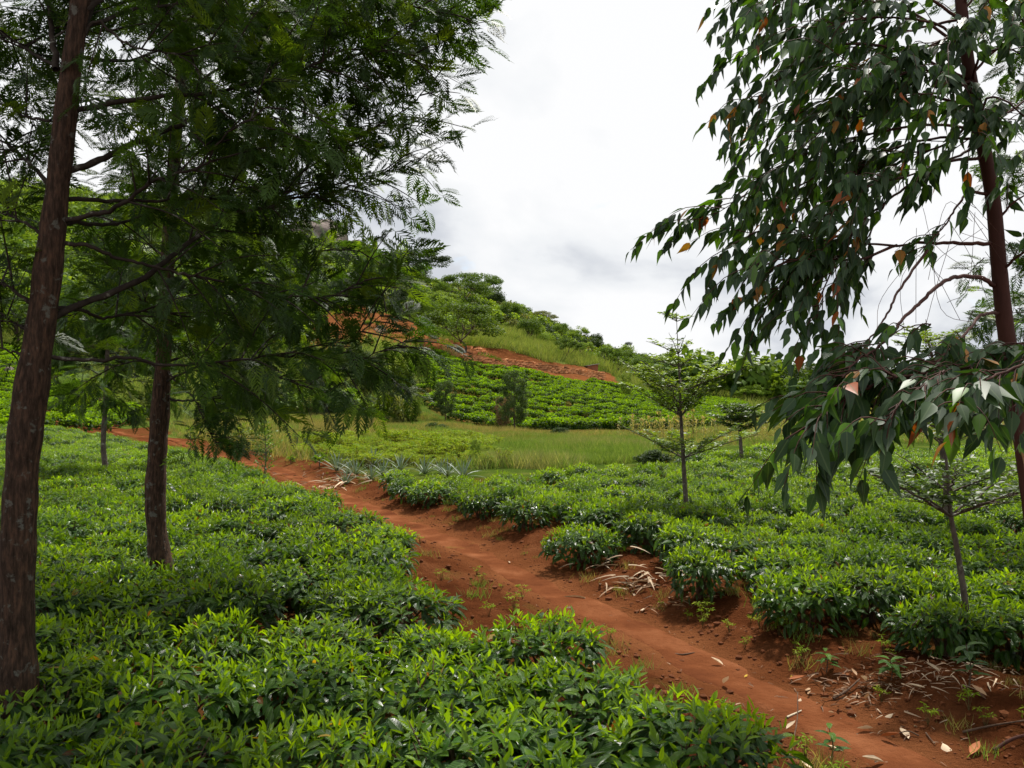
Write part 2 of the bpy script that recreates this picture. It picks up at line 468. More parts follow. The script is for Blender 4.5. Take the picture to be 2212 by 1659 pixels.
def noise_mat(name, stops, scale=4.0, detail=6, rough=0.9, bump=0.4, bdist=0.02, stretch=(1, 1, 1), coord='Object', spec=0.08, spots=None, bscale=None, tint=False):
    m, n, l = mat_new(name)
    o = N(n, 'ShaderNodeOutputMaterial'); tc_ = N(n, 'ShaderNodeTexCoord')
    mp_ = N(n, 'ShaderNodeMapping'); mp_.inputs['Scale'].default_value = stretch; l.new(tc_.outputs[coord], mp_.inputs['Vector'])
    nt = N(n, 'ShaderNodeTexNoise', inp={'Scale': scale, 'Detail': detail, 'Roughness': 0.62}); l.new(mp_.outputs[0], nt.inputs['Vector'])
    c = ramp(n, stops); l.new(nt.outputs[0], c.inputs[0])
    colr = c.outputs[0]
    if spots:
        sc_, th, cc = spots
        ns = N(n, 'ShaderNodeTexNoise', inp={'Scale': sc_, 'Detail': 5.0, 'Roughness': 0.6}); l.new(tc_.outputs[coord], ns.inputs['Vector'])
        mr = N(n, 'ShaderNodeMapRange', inp={1: th, 2: th + 0.06}); l.new(ns.outputs[0], mr.inputs[0])
        mm = N(n, 'ShaderNodeMix', data_type='RGBA'); mm.inputs[7].default_value = (*cc, 1)
        l.new(mr.outputs[0], mm.inputs[0]); l.new(colr, mm.inputs[6]); colr = mm.outputs[2]
    if tint:
        ta = N(n, 'ShaderNodeAttribute', attribute_name='tint')
        tm = N(n, 'ShaderNodeMix', data_type='RGBA', blend_type='MULTIPLY', inp={0: 1.0})
        l.new(colr, tm.inputs[6]); l.new(ta.outputs['Color'], tm.inputs[7]); colr = tm.outputs[2]
    pb = N(n, 'ShaderNodeBsdfPrincipled', inp={'Roughness': rough, 'Specular IOR Level': spec})
    l.new(colr, pb.inputs['Base Color'])
    if bump:
        hb = nt
        if bscale:
            hb = N(n, 'ShaderNodeTexNoise', inp={'Scale': bscale, 'Detail': 6.0, 'Roughness': 0.65}); l.new(mp_.outputs[0], hb.inputs['Vector'])
        bp = N(n, 'ShaderNodeBump', inp={'Strength': bump, 'Distance': bdist}); l.new(hb.outputs[0], bp.inputs['Height']); l.new(bp.outputs[0], pb.inputs['Normal'])
    l.new(pb.outputs[0], o.inputs[0])
    return m
M_tea = leaf_mat("tea leaf", rough=0.28, trans=0.40, tcol=(1.7, 1.5, 0.2), spec=0.5, vary=0.16, veins=True, mid=(0.12, 0.22, 0.05))
M_teafar = leaf_mat("distant tea leaf", rough=0.55, trans=0.4, tcol=(1.6,1.5,0.4), spec=0.12, vary=0.2)
M_fern = leaf_mat("silky oak leaf", rough=0.5, trans=0.42, tcol=(1.7, 1.6, 0.35), spec=0.25, vary=0.1)
M_euc = leaf_mat("gum leaf", rough=0.5, trans=0.28, tcol=(1.5, 1.6, 0.3), spec=0.38, vary=0.1, mid=(0.09, 0.14, 0.05))
M_term = leaf_mat("small round leaf", rough=0.45, trans=0.4, spec=0.3, vary=0.1)
M_far = leaf_mat("tree leaf", rough=0.6, trans=0.38, spec=0.12, vary=0.18)
M_grass = leaf_mat("grass blade", rough=0.55, trans=0.35, tcol=(1.3, 1.25, 0.5), spec=0.04, vary=0.2)
M_pine = leaf_mat("pineapple leaf", rough=0.5, trans=0.12, spec=0.4, vary=0.15)
M_dry = leaf_mat("dead leaf", rough=0.7, trans=0.12, tcol=(1.1, 1.0, 0.8), spec=0.2, vary=0.25)
M_stem = noise_mat("tea stem", [(0.3, (0.06, 0.035, 0.022)), (0.7, (0.15, 0.10, 0.07))], scale=30, bump=0.3)
M_bark = noise_mat("silky oak bark", [(0.30, (0.022, 0.015, 0.011)), (0.5, (0.068, 0.043, 0.030)), (0.70, (0.150, 0.082, 0.052))], scale=26, detail=9, stretch=(2.4, 2.4, 0.5),
                   bump=1.0, bdist=0.03, spots=(16.0, 0.59, (0.15, 0.145, 0.12)), bscale=40)
M_bark2 = noise_mat("thin bark", [(0.3, (0.05, 0.038, 0.03)), (0.7, (0.15, 0.125, 0.10))], scale=14, stretch=(2, 2, 0.8), bump=0.6, bdist=0.01, spots=(12.0, 0.62, (0.24, 0.24, 0.2)))
M_limb = noise_mat("silky oak limb", [(0.3, (0.018, 0.014, 0.011)), (0.7, (0.055, 0.043, 0.034))], scale=14, bump=0.8, bdist=0.01, spots=(14.0, 0.60, (0.15, 0.145, 0.12)))
M_eucb = noise_mat("gum bark", [(0.3, (0.040, 0.018, 0.014)), (0.6, (0.080, 0.034, 0.025)), (0.75, (0.12, 0.062, 0.047))], scale=5, stretch=(2, 2, 0.35), bump=0.3, bdist=0.008, rough=0.7)
M_farbark = noise_mat("tree bark", [(0.3, (0.05, 0.035, 0.025)), (0.7, (0.13, 0.10, 0.075))], scale=2, bump=0)
M_rock = noise_mat("granite", [(0.3, (0.10, 0.085, 0.075)), (0.55, (0.20, 0.16, 0.14)), (0.75, (0.29, 0.24, 0.21))], scale=0.35, detail=8, bump=0.6, bdist=0.5)
M_stone = noise_mat("red stone", [(0.3, (0.30, 0.12, 0.050)), (0.55, (0.55, 0.26, 0.12)), (0.75, (0.68, 0.40, 0.21))], scale=1.2, detail=6, bump=0.5, bdist=0.05, tint=True)
M_clod = noise_mat("soil clod", [(0.3, (0.08, 0.026, 0.010)), (0.7, (0.18, 0.064, 0.025))], scale=6, bump=0.4, bdist=0.01)
# ------------------------------------------------------------------ ground sheet
HILLTEA = [(885, 768), (960, 764), (1008, 790), (1100, 803), (1200, 815), (1300, 831), (1350, 843), (1420, 852), (1520, 852), (1600, 872), (1650, 895), (1640, 915),
           (1500, 930), (1350, 941), (1200, 938), (1080, 930), (1000, 915), (940, 893), (905, 850)]
LEFTTEA = [(-400, 700), (-20, 745), (150, 790), (190, 850), (330, 905), (230, 935), (-400, 950)]
RED1 = [(640, 690), (770, 656), (870, 688), (935, 713), (975, 742), (1003, 772), (930, 757), (900, 748), (830, 738), (780, 748), (660, 760)]
BANK = [(958, 736), (1010, 741), (1100, 754), (1192, 776), (1196, 787), (1100, 776), (1000, 768), (955, 757)]
WALLZ = [(985, 755), (1100, 768), (1300, 798), (1316, 832), (1200, 822), (1100, 808), (1000, 797)]
GULLY = [(1292, 802), (1322, 806), (1345, 838), (1290, 826)]
GRASSY = [(1000, 700), (1120, 735), (1290, 790), (1200, 785), (1110, 762), (1000, 745)]
RT = [(-2.7, 14.5), (-1.4, 12.6), (-0.5, 11.0), (0.6, 8.0), (1.6, 6.6), (1.95, 5.6), (2.7, 4.95), (3.3, 4.55), (6, 4.3), (22, 9), (26, 27), (14, 25.5), (7.5, 24.5), (4.9, 22.8), (3.0, 18.8), (0.3, 16.4), (-2.4, 15.3)]
LT = [(0.8, 1.8), (0.82, 3.2), (0.55, 4.4), (-0.38, 6.0), (-1.12, 8.3), (-2.25, 10.9), (-3.85, 14.1), (-7.0, 20.0), (-11.6, 26.7), (-16.5, 32.5), (-26, 35), (-17, 20), (-9, 9), (-5, 3.5), (-3.5, 1.8)]
def cover(x, y, z):
    px, py = pix(x, y, z)
    D = y
    n = fbm(x / 2.3, y / 2.3, 41, 4)
    nb = fbm(x / (0.06 * np.maximum(D, 10)), y / (0.06 * np.maximum(D, 10)), 45, 3)
    jx, jy = px + nb * 16, py + nb * 7
    grass = sstep(16.8, 19.0, D + 1.5 * n)
    grass = np.where(inpoly(x, y, LT) & (D < 33), 0.12, grass)
    grass = np.where(inpoly(x, y, RT) & (D < 25), 0.12, grass)
    far = D > 38
    teah = (inpoly(jx, jy, HILLTEA) & far & (D < 128)) | (inpoly(jx, jy, LEFTTEA) & (D > 30) & (D < 105))
    grass = np.where(teah, np.where(nb > 0.18, 0.0, 0.55), grass)
    red = ((inpoly(jx, jy, RED1) & (D > 85) & (D < 140)) | (inpoly(jx, jy, BANK) & (D > 98) & (D < 130)) | (inpoly(jx, jy, GULLY) & (D > 110) & (D < 140)))
    red = red | (inpoly(px, py, WALLZ) & (D > 99) & (D < 126))
    grass = np.where(red, 0.04, grass)
    d, s = pathdist(x, y)
    soft = 0.75 + 0.5 * n + 0.02 * D
    grass = grass * np.where(y < 60, sstep(soft, soft + 0.7, d), 1)
    for cx, cy, rx, ry in ((706, 945, 26, 5), (856, 938, 18, 4), (965, 917, 26, 5), (735, 947, 16, 4), (985, 912, 18, 5), (640, 950, 20, 5), (410, 985, 40, 14), (300, 935, 60, 12), (600, 1000, 50, 10)):
        q = ((px - cx) / rx) ** 2 + ((py - cy) / ry) ** 2 + nb * 1.2
        grass = np.where((q < 1) & (D > 20) & (D < 90), 0.05, grass)
    tread = np.exp(-(d / 0.42) ** 2) * (y < 60)
    tread = np.where(red, 0.6 + nb, tread)
    tread = np.where(inpoly(jx, jy, BANK) & (D > 98) & (D < 130), 0.15 + nb, tread)
    lush = np.where(inpoly(px, py, GRASSY) & (D > 100) & (D < 200), 1.0, 0.0)
    return np.stack([np.clip(grass, 0, 1), np.clip(tread, 0, 1), lush], -1)
def build_ground():
    rows = [-45, -25, -14, -8, -5, -3, -1.6, -0.6, 0.2, 0.7]
    D = 1.1
    while D < 470:
        rows.append(D); D *= 1.0145 if D < 45 else 1.011 if D < 135 else 1.02
    rows += [600, 900, 1500, 2600, 4000]
    rows = np.array(rows)
    nc = 460
    u = np.linspace(-1.25, 1.25, nc)
    w = np.sqrt(np.maximum(rows, 0) ** 2 * 0.72 + 36) * np.where(rows < 0, 2.0, 1.0)
    X = u[None, :] * w[:, None]; Y = np.repeat(rows[:, None], nc, 1)
    x, y = X.ravel(), Y.ravel()
    z = terrain(x, y)
    c = cover(x, y, z)
    i = np.arange(len(rows) - 1)[:, None] * nc; j = np.arange(nc - 1)[None, :]
    Q = np.stack([i + j, i + j + 1, i + nc + j + 1, i + nc + j], -1).reshape(-1, 4)
    mb = MB(); mb.add(np.stack([x, y, z], 1), None, Q, c)
    m, n, l = mat_new("red soil and turf")
    o = N(n, 'ShaderNodeOutputMaterial'); tc_ = N(n, 'ShaderNodeTexCoord')
    at_ = N(n, 'ShaderNodeAttribute', attribute_name='tint'); sx = N(n, 'ShaderNodeSeparateXYZ'); l.new(at_.outputs['Color'], sx.inputs[0])
    def tex(sc_, det=7, ro=0.62):
        t = N(n, 'ShaderNodeTexNoise', inp={'Scale': sc_, 'Detail': det, 'Roughness': ro}); l.new(tc_.outputs['Object'], t.inputs['Vector']); return t
    a = tex(1.6, 9, 0.66); s1 = ramp(n, [(0.30, (0.055, 0.017, 0.007)), (0.5, (0.105, 0.034, 0.013)), (0.72, (0.175, 0.066, 0.028))]); l.new(a.outputs[0], s1.inputs[0])
    b = tex(0.9, 9, 0.6); s2 = ramp(n, [(0.3, (0.14, 0.046, 0.017)), (0.7, (0.27, 0.104, 0.042))]); l.new(b.outputs[0], s2.inputs[0])
    mx1 = N(n, 'ShaderNodeMix', data_type='RGBA'); l.new(sx.outputs[1], mx1.inputs[0]); l.new(s1.outputs[0], mx1.inputs[6]); l.new(s2.outputs[0], mx1.inputs[7])
    moss = tex(1.1, 4); mr = N(n, 'ShaderNodeMapRange', inp={1: 0.60, 2: 0.72, 3: 0.0, 4: 0.45}); l.new(moss.outputs[0], mr.inputs[0])
    mxm = N(n, 'ShaderNodeMix', data_type='RGBA'); mxm.inputs[7].default_value = (0.12, 0.085, 0.02, 1); l.new(mr.outputs[0], mxm.inputs[0]); l.new(mx1.outputs[2], mxm.inputs[6])
    g = tex(0.55, 8, 0.65); s3 = ramp(n, [(0.3, (0.028, 0.055, 0.009)), (0.5, (0.060, 0.092, 0.014)), (0.68, (0.125, 0.135, 0.03))]); l.new(g.outputs[0], s3.inputs[0])
    mxl = N(n, 'ShaderNodeMix', data_type='RGBA'); mxl.inputs[7].default_value = (0.13, 0.155, 0.04, 1); l.new(s3.outputs[0], mxl.inputs[6])
    ml = N(n, 'ShaderNodeMath', operation='MULTIPLY', inp={1: 0.6}); l.new(sx.outputs[2], ml.inputs[0]); l.new(ml.outputs[0], mxl.inputs[0])
    mx2 = N(n, 'ShaderNodeMix', data_type='RGBA'); l.new(sx.outputs[0], mx2.inputs[0]); l.new(mxm.outputs[2], mx2.inputs[6]); l.new(mxl.outputs[2], mx2.inputs[7])
    pb = N(n, 'ShaderNodeBsdfPrincipled', inp={'Roughness': 0.92, 'Specular IOR Level': 0.0}); l.new(mx2.outputs[2], pb.inputs['Base Color'])
    f = tex(26, 8, 0.7); bp = N(n, 'ShaderNodeBump', inp={'Strength': 1.0, 'Distance': 0.06}); l.new(f.outputs[0], bp.inputs['Height']); l.new(bp.outputs[0], pb.inputs['Normal'])
    l.new(pb.outputs[0], o.inputs[0])
    put('ground', mb.mesh('ground', m), kind='structure', label='red soil, turf and green hillside under the whole view')
build_ground()
def build_path():
    P = catmull(PATHF[1:], 2); P = P[(P[:, 1] > 0.8) & (P[:, 1] < 44)]
    seg = np.r_[0, np.cumsum(np.linalg.norm(np.diff(P, axis=0), axis=1))]
    s = np.r_[np.arange(0, 14, 0.05), np.arange(14, seg[-1], 0.25)]
    P = np.stack([np.interp(s, seg, P[:, 0]), np.interp(s, seg, P[:, 1])], 1)
    T = unit(np.gradient(P, axis=0)); Nn = np.stack([-T[:, 1], T[:, 0]], 1)
    offs = np.linspace(-1, 1, 15); hh = 0.012 - 0.085 * np.abs(offs) ** 6
    k = len(offs)
    wd = 0.25 + 0.10 * vnoise(s * 0.9, s * 0, 50) + 0.10 * vnoise(s * 3, s * 0, 51)
    X = P[:, None, 0] + Nn[:, None, 0] * offs * wd[:, None]; Y = P[:, None, 1] + Nn[:, None, 1] * offs * wd[:, None]
    Z = terrain(X.ravel(), Y.ravel()).reshape(X.shape) + hh + np.clip((P[:, 1] - 12) / 400, 0, 0.06)[:, None] + 0.016 * fbm(X * 4, Y * 4, 55, 3) + 0.010 * np.minimum(0, fbm(X * 7, Y * 5, 58, 2) + 0.12)
    i = np.arange(len(P) - 1)[:, None] * k; j = np.arange(k - 1)[None, :]
    Q = np.stack([i + j + 1, i + j, i + k + j, i + k + j + 1], -1).reshape(-1, 4)
    mb = MB(); mb.add(np.stack([X, Y, Z], -1).reshape(-1, 3), None, Q)
    m = noise_mat("trodden red soil", [(0.28, (0.070, 0.022, 0.010)), (0.5, (0.140, 0.047, 0.019)), (0.72, (0.25, 0.098, 0.044))], scale=1.4, detail=9, rough=0.95, spec=0.0, bump=0.8, bdist=0.03, bscale=24, spots=(1.3, 0.66, (0.16, 0.10, 0.025)))
    put('footpath', mb.mesh('footpath', m), kind='structure', label='narrow trodden red earth path winding through the tea')
build_path()

# loose clods of earth along the path edges
def blob(seed=0, sub=1, flat=0.7, rough=0.3):
    import bmesh
    bm = bmesh.new(); bmesh.ops.create_icosphere(bm, subdivisions=sub, radius=1.0)
    v = np.array([q.co[:] for q in bm.verts]); t = np.array([[x.index for x in f.verts] for f in bm.faces]); bm.free()
    rr = np.random.default_rng(seed)
    v = v * (1 + rough * rr.normal(size=(len(v), 1)) * 0.6); v[:, 2] *= flat; v[:, 0] *= rr.uniform(0.8, 1.3)
    return Tmpl(v, t)
def clods():
    mb = MB()
    n = 9000
    i = rng.integers(0, len(PATHF) - 1, n); t = rng.random(n)[:, None]
    p = PATHF[i] * (1 - t) + PATHF[i + 1] * t
    dr = np.stack([rng.normal(size=n), rng.normal(size=n)], 1); dr = unit(dr)
    q = p + dr * (0.35 + np.abs(rng.normal(size=n)) * 0.8)[:, None]
    d, s = pathdist(q[:, 0], q[:, 1])
    ok = (d > 0.05 + 0.3 * rng.random(n)) & (d < 2.2) & (q[:, 1] > 2.5) & (q[:, 1] < 20)
    q = q[ok]; n = len(q)
    z = terrain(q[:, 0], q[:, 1])
    S = np.clip(rng.lognormal(-4.9, 0.6, n), 0.003, 0.03)
    for k in range(3):
        m = np.arange(n) % 3 == k
        a = rng.uniform(0, 6.28, m.sum()); c_, s_ = np.cos(a), np.sin(a)
        Rm = np.zeros((m.sum(), 3, 3)); Rm[:, 0, 0] = c_; Rm[:, 0, 1] = -s_; Rm[:, 1, 0] = s_; Rm[:, 1, 1] = c_; Rm[:, 2, 2] = 1
        scatter(mb, blob(k, 1, 0.7, 0.35), np.stack([q[m, 0], q[m, 1], z[m] + 0.2 * S[m]], 1), Rm, S[m], (1, 1, 1))
    put('soil_crumbs', mb.mesh('soil_crumbs', M_clod, False), kind='stuff', label='loose red soil crumbs scattered along the path edges', category='soil')
clods()

# ------------------------------------------------------------------ tea
T_leaf = leaf_tmpl(w=0.40, prof=[0.10, 0.70, 1.0, 0.72, 0.0], segs=[0, 0.2, 0.48, 0.78, 1.0], fold=0.30, droop=0.30, petiole=0.05)
T_leaf2 = leaf_tmpl(w=0.44, prof=[0.10, 0.72, 1.0, 0.75, 0.0], segs=[0, 0.2, 0.45, 0.75, 1.0], fold=0.18, droop=0.55, petiole=0.05)
T_young = leaf_tmpl(w=0.30, prof=[0.10, 0.8, 1.0, 0.65, 0.0], segs=[0, 0.2, 0.45, 0.75, 1.0], fold=0.6, droop=0.05, petiole=0.03)
def tea_variant(seed, R0=0.46, H=0.56, bright=1.0, dens=1.0):
    g = np.random.default_rng(seed)
    nsh = int(120 * dens)
    r = R0 * np.sqrt(g.random(nsh)); th = g.uniform(0, 2 * np.pi, nsh)
    wob = 1 + 0.12 * np.sin(3 * th + seed) + 0.08 * np.sin(5 * th + 2 * seed)
    r = r * wob
    def top(rr): return H * (1 - 0.32 * (rr / R0) ** 2.8)
    base = np.stack([r * np.cos(th), r * np.sin(th), top(r) + g.normal(0, 0.025, nsh) + 0.05 * vnoise(r * np.cos(th) * 6 + seed, r * np.sin(th) * 6, seed % 60)], 1)
    axis = np.stack([0.55 * (r / R0) * np.cos(th), 0.55 * (r / R0) * np.sin(th), np.ones(nsh)], 1) + g.normal(0, 0.16, (nsh, 3))
    axis = unit(axis)
    Ps, Ds, Ns, Ss, Cs, Ks = [], [], [], [], [], []
    for k in range(7):       # 0 lowest whorl ... 6 the bud
        f = k / 6
        ang = th * 3 + k * 2.4 + g.uniform(0, 6.28, nsh) * 0.3
        ref = unit(np.cross(axis, np.array([0.3, 0.9, 0.1]))); ref2 = np.cross(axis, ref)
        rad = np.cos(ang)[:, None] * ref + np.sin(ang)[:, None] * ref2
        el = -0.05 + 1.15 * f ** 1.2 + g.normal(0, 0.16, nsh)
        d = rad * np.cos(el)[:, None] + axis * np.sin(el)[:, None]
        nr = -rad * np.sin(el)[:, None] + axis * np.cos(el)[:, None] + g.normal(0, 0.25, (nsh, 3))
        p = base + axis * (0.085 * f - 0.055) + rad * 0.004
        size = (0.098 - 0.050 * f) * g.uniform(0.65, 1.3, nsh)
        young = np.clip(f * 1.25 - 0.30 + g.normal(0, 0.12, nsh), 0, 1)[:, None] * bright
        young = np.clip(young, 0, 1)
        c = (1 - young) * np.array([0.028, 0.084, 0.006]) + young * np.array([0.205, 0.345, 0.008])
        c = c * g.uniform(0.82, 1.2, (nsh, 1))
        keep = g.random(nsh) < (0.85 if k < 6 else 0.8)
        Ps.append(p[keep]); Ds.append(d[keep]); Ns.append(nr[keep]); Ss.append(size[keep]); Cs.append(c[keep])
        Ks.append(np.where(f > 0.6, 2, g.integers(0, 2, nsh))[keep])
    # skirts and inner leaves
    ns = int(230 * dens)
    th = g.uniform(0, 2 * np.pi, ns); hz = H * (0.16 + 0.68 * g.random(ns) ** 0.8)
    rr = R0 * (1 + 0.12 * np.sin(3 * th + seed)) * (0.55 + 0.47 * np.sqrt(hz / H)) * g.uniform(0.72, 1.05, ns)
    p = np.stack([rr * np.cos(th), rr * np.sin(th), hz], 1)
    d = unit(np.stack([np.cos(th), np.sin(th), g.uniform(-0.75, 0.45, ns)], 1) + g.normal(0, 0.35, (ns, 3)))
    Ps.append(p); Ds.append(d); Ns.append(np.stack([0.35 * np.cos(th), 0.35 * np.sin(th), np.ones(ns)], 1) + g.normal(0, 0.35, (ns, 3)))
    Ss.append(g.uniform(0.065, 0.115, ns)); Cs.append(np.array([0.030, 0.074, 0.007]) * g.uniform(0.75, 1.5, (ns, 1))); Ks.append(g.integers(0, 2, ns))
    for C_ in Cs:
        od = g.random(len(C_)) < 0.007; C_[od] = np.array([0.30, 0.20, 0.02]) if g.random() < 0.6 else np.array([0.16, 0.06, 0.02])
    P = np.vstack(Ps); D = np.vstack(Ds); Nn = np.vstack(Ns); S = np.concatenate(Ss); C = np.vstack(Cs); K = np.concatenate(Ks)
    Rm = frames(D, Nn)
    TT = [T_leaf, T_leaf2, T_young]
    # the biggest leaves on top, kept apart for the nearest bushes
    order = np.argsort(-(S + 0.12 * P[:, 2] + 0.05 * g.random(len(S))))[:70]
    sel = np.zeros(len(S), bool); sel[order] = True
    def fol(mask, name, extra=None):
        mb = MB()
        for k in range(3):
            m = mask & (K == k)
            scatter(mb, TT[k], P[m], Rm[m], S[m], C[m])
        return mb
    full = fol(np.ones(len(S), bool), 'f'); less = fol(~sel, 'l')
    st = MB()
    for k in range(9):
        a = g.uniform(0, 6.28); rt = R0 * g.uniform(0.3, 0.85)
        b0 = np.array([0.03 * math.cos(a), 0.03 * math.sin(a), -0.06])
        e_ = np.array([rt * math.cos(a), rt * math.sin(a), H * 0.86])
        mid = np.array([rt * 0.35 * math.cos(a + 0.3), rt * 0.35 * math.sin(a + 0.3), H * 0.36])
        pts = catmull([b0, mid, e_], 4)
        tube(st, pts, np.linspace(0.017, 0.004, len(pts)), 5)
        for q in range(3):
            s0 = pts[4 + q]; v = unit(g.normal(size=3) + [0, 0, 1.6]) * g.uniform(0.12, 0.24)
            tube(st, [s0, s0 + v * 0.5 + [0, 0, 0.01], s0 + v], [0.006, 0.004, 0.002], 4)
    both = MB(); 
    both.v, both.t, both.q, both.c, both.u = list(full.v), list(full.t), list(full.q), list(full.c), list(full.u); both.tm, both.qm, both.n = list(full.tm), list(full.qm), full.n
    for v, c, u in zip(st.v, st.c, st.u): pass
    off = both.n
    both.v += st.v; both.c += st.c; both.u += st.u; both.n += st.n
    both.t += [t + off for t in st.t]; both.q += [q + off for q in st.q]
    both.tm += [a + 1 for a in st.tm]; both.qm += [a + 1 for a in st.qm]
    return dict(full=full.mesh('tea_foliage', M_tea), less=less.mesh('tea_foliage_inner', M_tea), stem=st.mesh('tea_stems', M_stem), both=both.mesh('tea_bush', [M_tea, M_stem]),
                leaves=[(P[i], Rm[i], S[i], K[i], C[i]) for i in order])
TEA = [tea_variant(100 + i, R0=r_, H=h_, bright=b_, dens=d_) for i, (r_, h_, b_, d_) in enumerate(
    [(0.38, 0.37, 1.0, 1.0), (0.40, 0.36, 0.75, 1.1), (0.36, 0.40, 1.15, 1.0), (0.42, 0.35, 0.9, 1.15), (0.39, 0.38, 0.5, 1.0), (0.34, 0.33, 1.2, 0.9), (0.40, 0.41, 0.8, 1.1)])]
TONE = ['fresh green', 'mid green', 'lime tipped', 'broad leafy', 'dark green', 'low bright', 'tall glossy']
ORD = ['first', 'second', 'third', 'fourth', 'fifth', 'sixth', 'seventh', 'eighth', 'ninth', 'tenth', 'eleventh', 'twelfth', 'thirteenth', 'fourteenth', 'fifteenth', 'sixteenth',
       'seventeenth', 'eighteenth', 'nineteenth', 'twentieth', 'twenty-first', 'twenty-second', 'twenty-third', 'twenty-fourth', 'twenty-fifth', 'twenty-sixth', 'twenty-seventh',
       'twenty-eighth', 'twenty-ninth', 'thirtieth', 'thirty-first', 'thirty-second', 'thirty-third', 'thirty-fourth', 'thirty-fifth']
def young_leaf_mesh(tm, tone):
    mb = MB(); mb.add(tm.v, tm.t, tm.q, tone, tm.uv); return mb.mesh('tea_leaf', M_tea)
TL = [[young_leaf_mesh(t, c) for c in ((0.024, 0.075, 0.010), (0.045, 0.12, 0.012), (0.09, 0.19, 0.014))] for t in (T_leaf, T_leaf2, T_young)]
def lay_tea():
    spots, gone = [], [(-1.5, 5.8), (-1.6, 6.6)]
    for side, poly, y0, y1, pitch in (('left', LT, 2.35, 33.5, 0.88), ('right', RT, 4.35, 26.0, 0.92)):
        yy = y0; row = 0
        while yy < y1:
            line = []
            step = (0.62 if side == 'left' else 0.63) + 0.012 * max(0, yy - 12)
            xs = np.arange(-24, 24, step) + rng.uniform(-0.3, 0.3)
            for x in xs:
                px_ = x + rng.normal(0, 0.09); y = yy + rng.normal(0, 0.10) + 0.10 * math.sin(x * 0.7 + row)
                if side == 'right': y += 0.06 * x
                if not inpoly(px_, y, poly): continue
                if rng.random() < (0.045 if side == 'left' else 0.07) and all(math.hypot(px_ - a, y - b) > 2.4 for a, b in gone):
                    gone.append((px_, y)); continue
                pp, _ = pix(px_, y, 0.4)
                if pp < -170 * min(1, 6 / y) - 90 or pp > 2212 + 90 + 170 * min(1, 6 / y): continue
                if math.hypot(px_ + 2.40, y - 4.0) < 0.13 or math.hypot(px_ + 3.0, y - 7.1) < 0.2: continue
                if pathdist(np.array([px_]), np.array([y]))[0][0] < 0.60: continue
                line.append((px_, y))
            if line:
                line.sort(key=lambda q: -q[0] if side == 'left' else q[0])
                for k_, q in enumerate(line):
                    spots.append((q[0], q[1], side, row, k_))
                row += 1
            yy += pitch + 0.012 * max(0, yy - 10)
    spots.sort(key=lambda q: math.hypot(q[0], q[1]))
    near, rest = spots[:300], spots[300:]
    for i, (x, y, side, row, k_) in enumerate(near):
        vi = int(rng.integers(0, len(TEA))); V = TEA[vi]
        a = rng.uniform(0, 6.28); s = rng.uniform(0.80, 1.18) * (1.0 if side == 'left' else 0.90)
        lab = '%s tea bush, %s from the path in the %s row, %s field' % (TONE[vi], ORD[min(k_, 34)], ORD[min(row, 34)], side)
        o = put('tea_bush', None, loc=(x, y, tz(x, y) - 0.01), rot=(0, 0, a), scale=(s, s, rng.uniform(0.90, 1.08) * (1.0 if side == 'left' else 0.97)), label=lab, category='tea bush',
                group='tea bushes in the %s field' % side)
        put('stems', V['stem'], o)
        if i < 14:
            f = put('foliage', V['less'], o); f['kind'] = 'stuff'
            for (p, rm, s_, kk, c) in V['leaves']:
                tone = 0 if c[1] < 0.10 else 1 if c[1] < 0.16 else 2
                lf = put('leaf', TL[kk][tone], o)
                m = Matrix(np.vstack([np.hstack([rm * s_, np.asarray(p)[:, None]]), [0, 0, 0, 1]]).tolist())
                lf.matrix_local = m
        else:
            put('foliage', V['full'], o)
    if rest:
        q = np.array([(r_[0], r_[1]) for r_ in rest]); z = terrain(q[:, 0], q[:, 1])
        gn_scatter('tea_rows', np.column_stack([q, z]), rng.uniform(0, 6.28, len(q)), np.outer(rng.uniform(0.9, 1.15, len(q)), [1.1, 1.1, 0.95]), rng.integers(0, len(TEA), len(q)), [v['both'] for v in TEA],
                   kind='stuff', label='farther tea bushes filling the back of both near fields', category='tea bushes')
    return spots
SPOTS = lay_tea()
print('tea spots', len(SPOTS))

# distant tea on the slopes
T_clump = Tmpl([(-0.5, 0, 0), (0, 0.15, 0.12), (0.5, 0, 0), (0, 1, -0.1), (-0.28, 0.6, 0.03), (0.28, 0.6, 0.03)], [(0, 1, 4), (1, 2, 5), (1, 5, 4), (4, 5, 3)])
def far_tea(seed, bright):
    g = np.random.default_rng(seed); mb = MB(); n = 420
    r = 0.52 * np.sqrt(g.random(n)); th = g.uniform(0, 6.28, n)
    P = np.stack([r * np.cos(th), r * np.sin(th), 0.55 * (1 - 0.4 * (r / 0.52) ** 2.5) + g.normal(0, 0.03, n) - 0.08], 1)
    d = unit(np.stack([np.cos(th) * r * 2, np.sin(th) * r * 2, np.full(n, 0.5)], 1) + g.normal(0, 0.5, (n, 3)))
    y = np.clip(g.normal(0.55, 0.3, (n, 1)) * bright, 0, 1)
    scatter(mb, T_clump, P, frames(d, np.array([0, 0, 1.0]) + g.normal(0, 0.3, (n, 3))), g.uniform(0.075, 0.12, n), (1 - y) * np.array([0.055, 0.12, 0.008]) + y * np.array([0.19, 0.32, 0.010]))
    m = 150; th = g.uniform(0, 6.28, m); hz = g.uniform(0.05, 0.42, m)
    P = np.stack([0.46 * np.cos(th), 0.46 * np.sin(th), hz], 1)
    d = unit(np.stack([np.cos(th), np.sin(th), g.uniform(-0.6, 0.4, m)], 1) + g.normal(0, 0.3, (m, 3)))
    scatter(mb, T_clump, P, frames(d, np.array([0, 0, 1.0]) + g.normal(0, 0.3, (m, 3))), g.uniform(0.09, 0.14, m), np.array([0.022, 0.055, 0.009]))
    return mb.mesh('tea_bush_far', M_teafar)
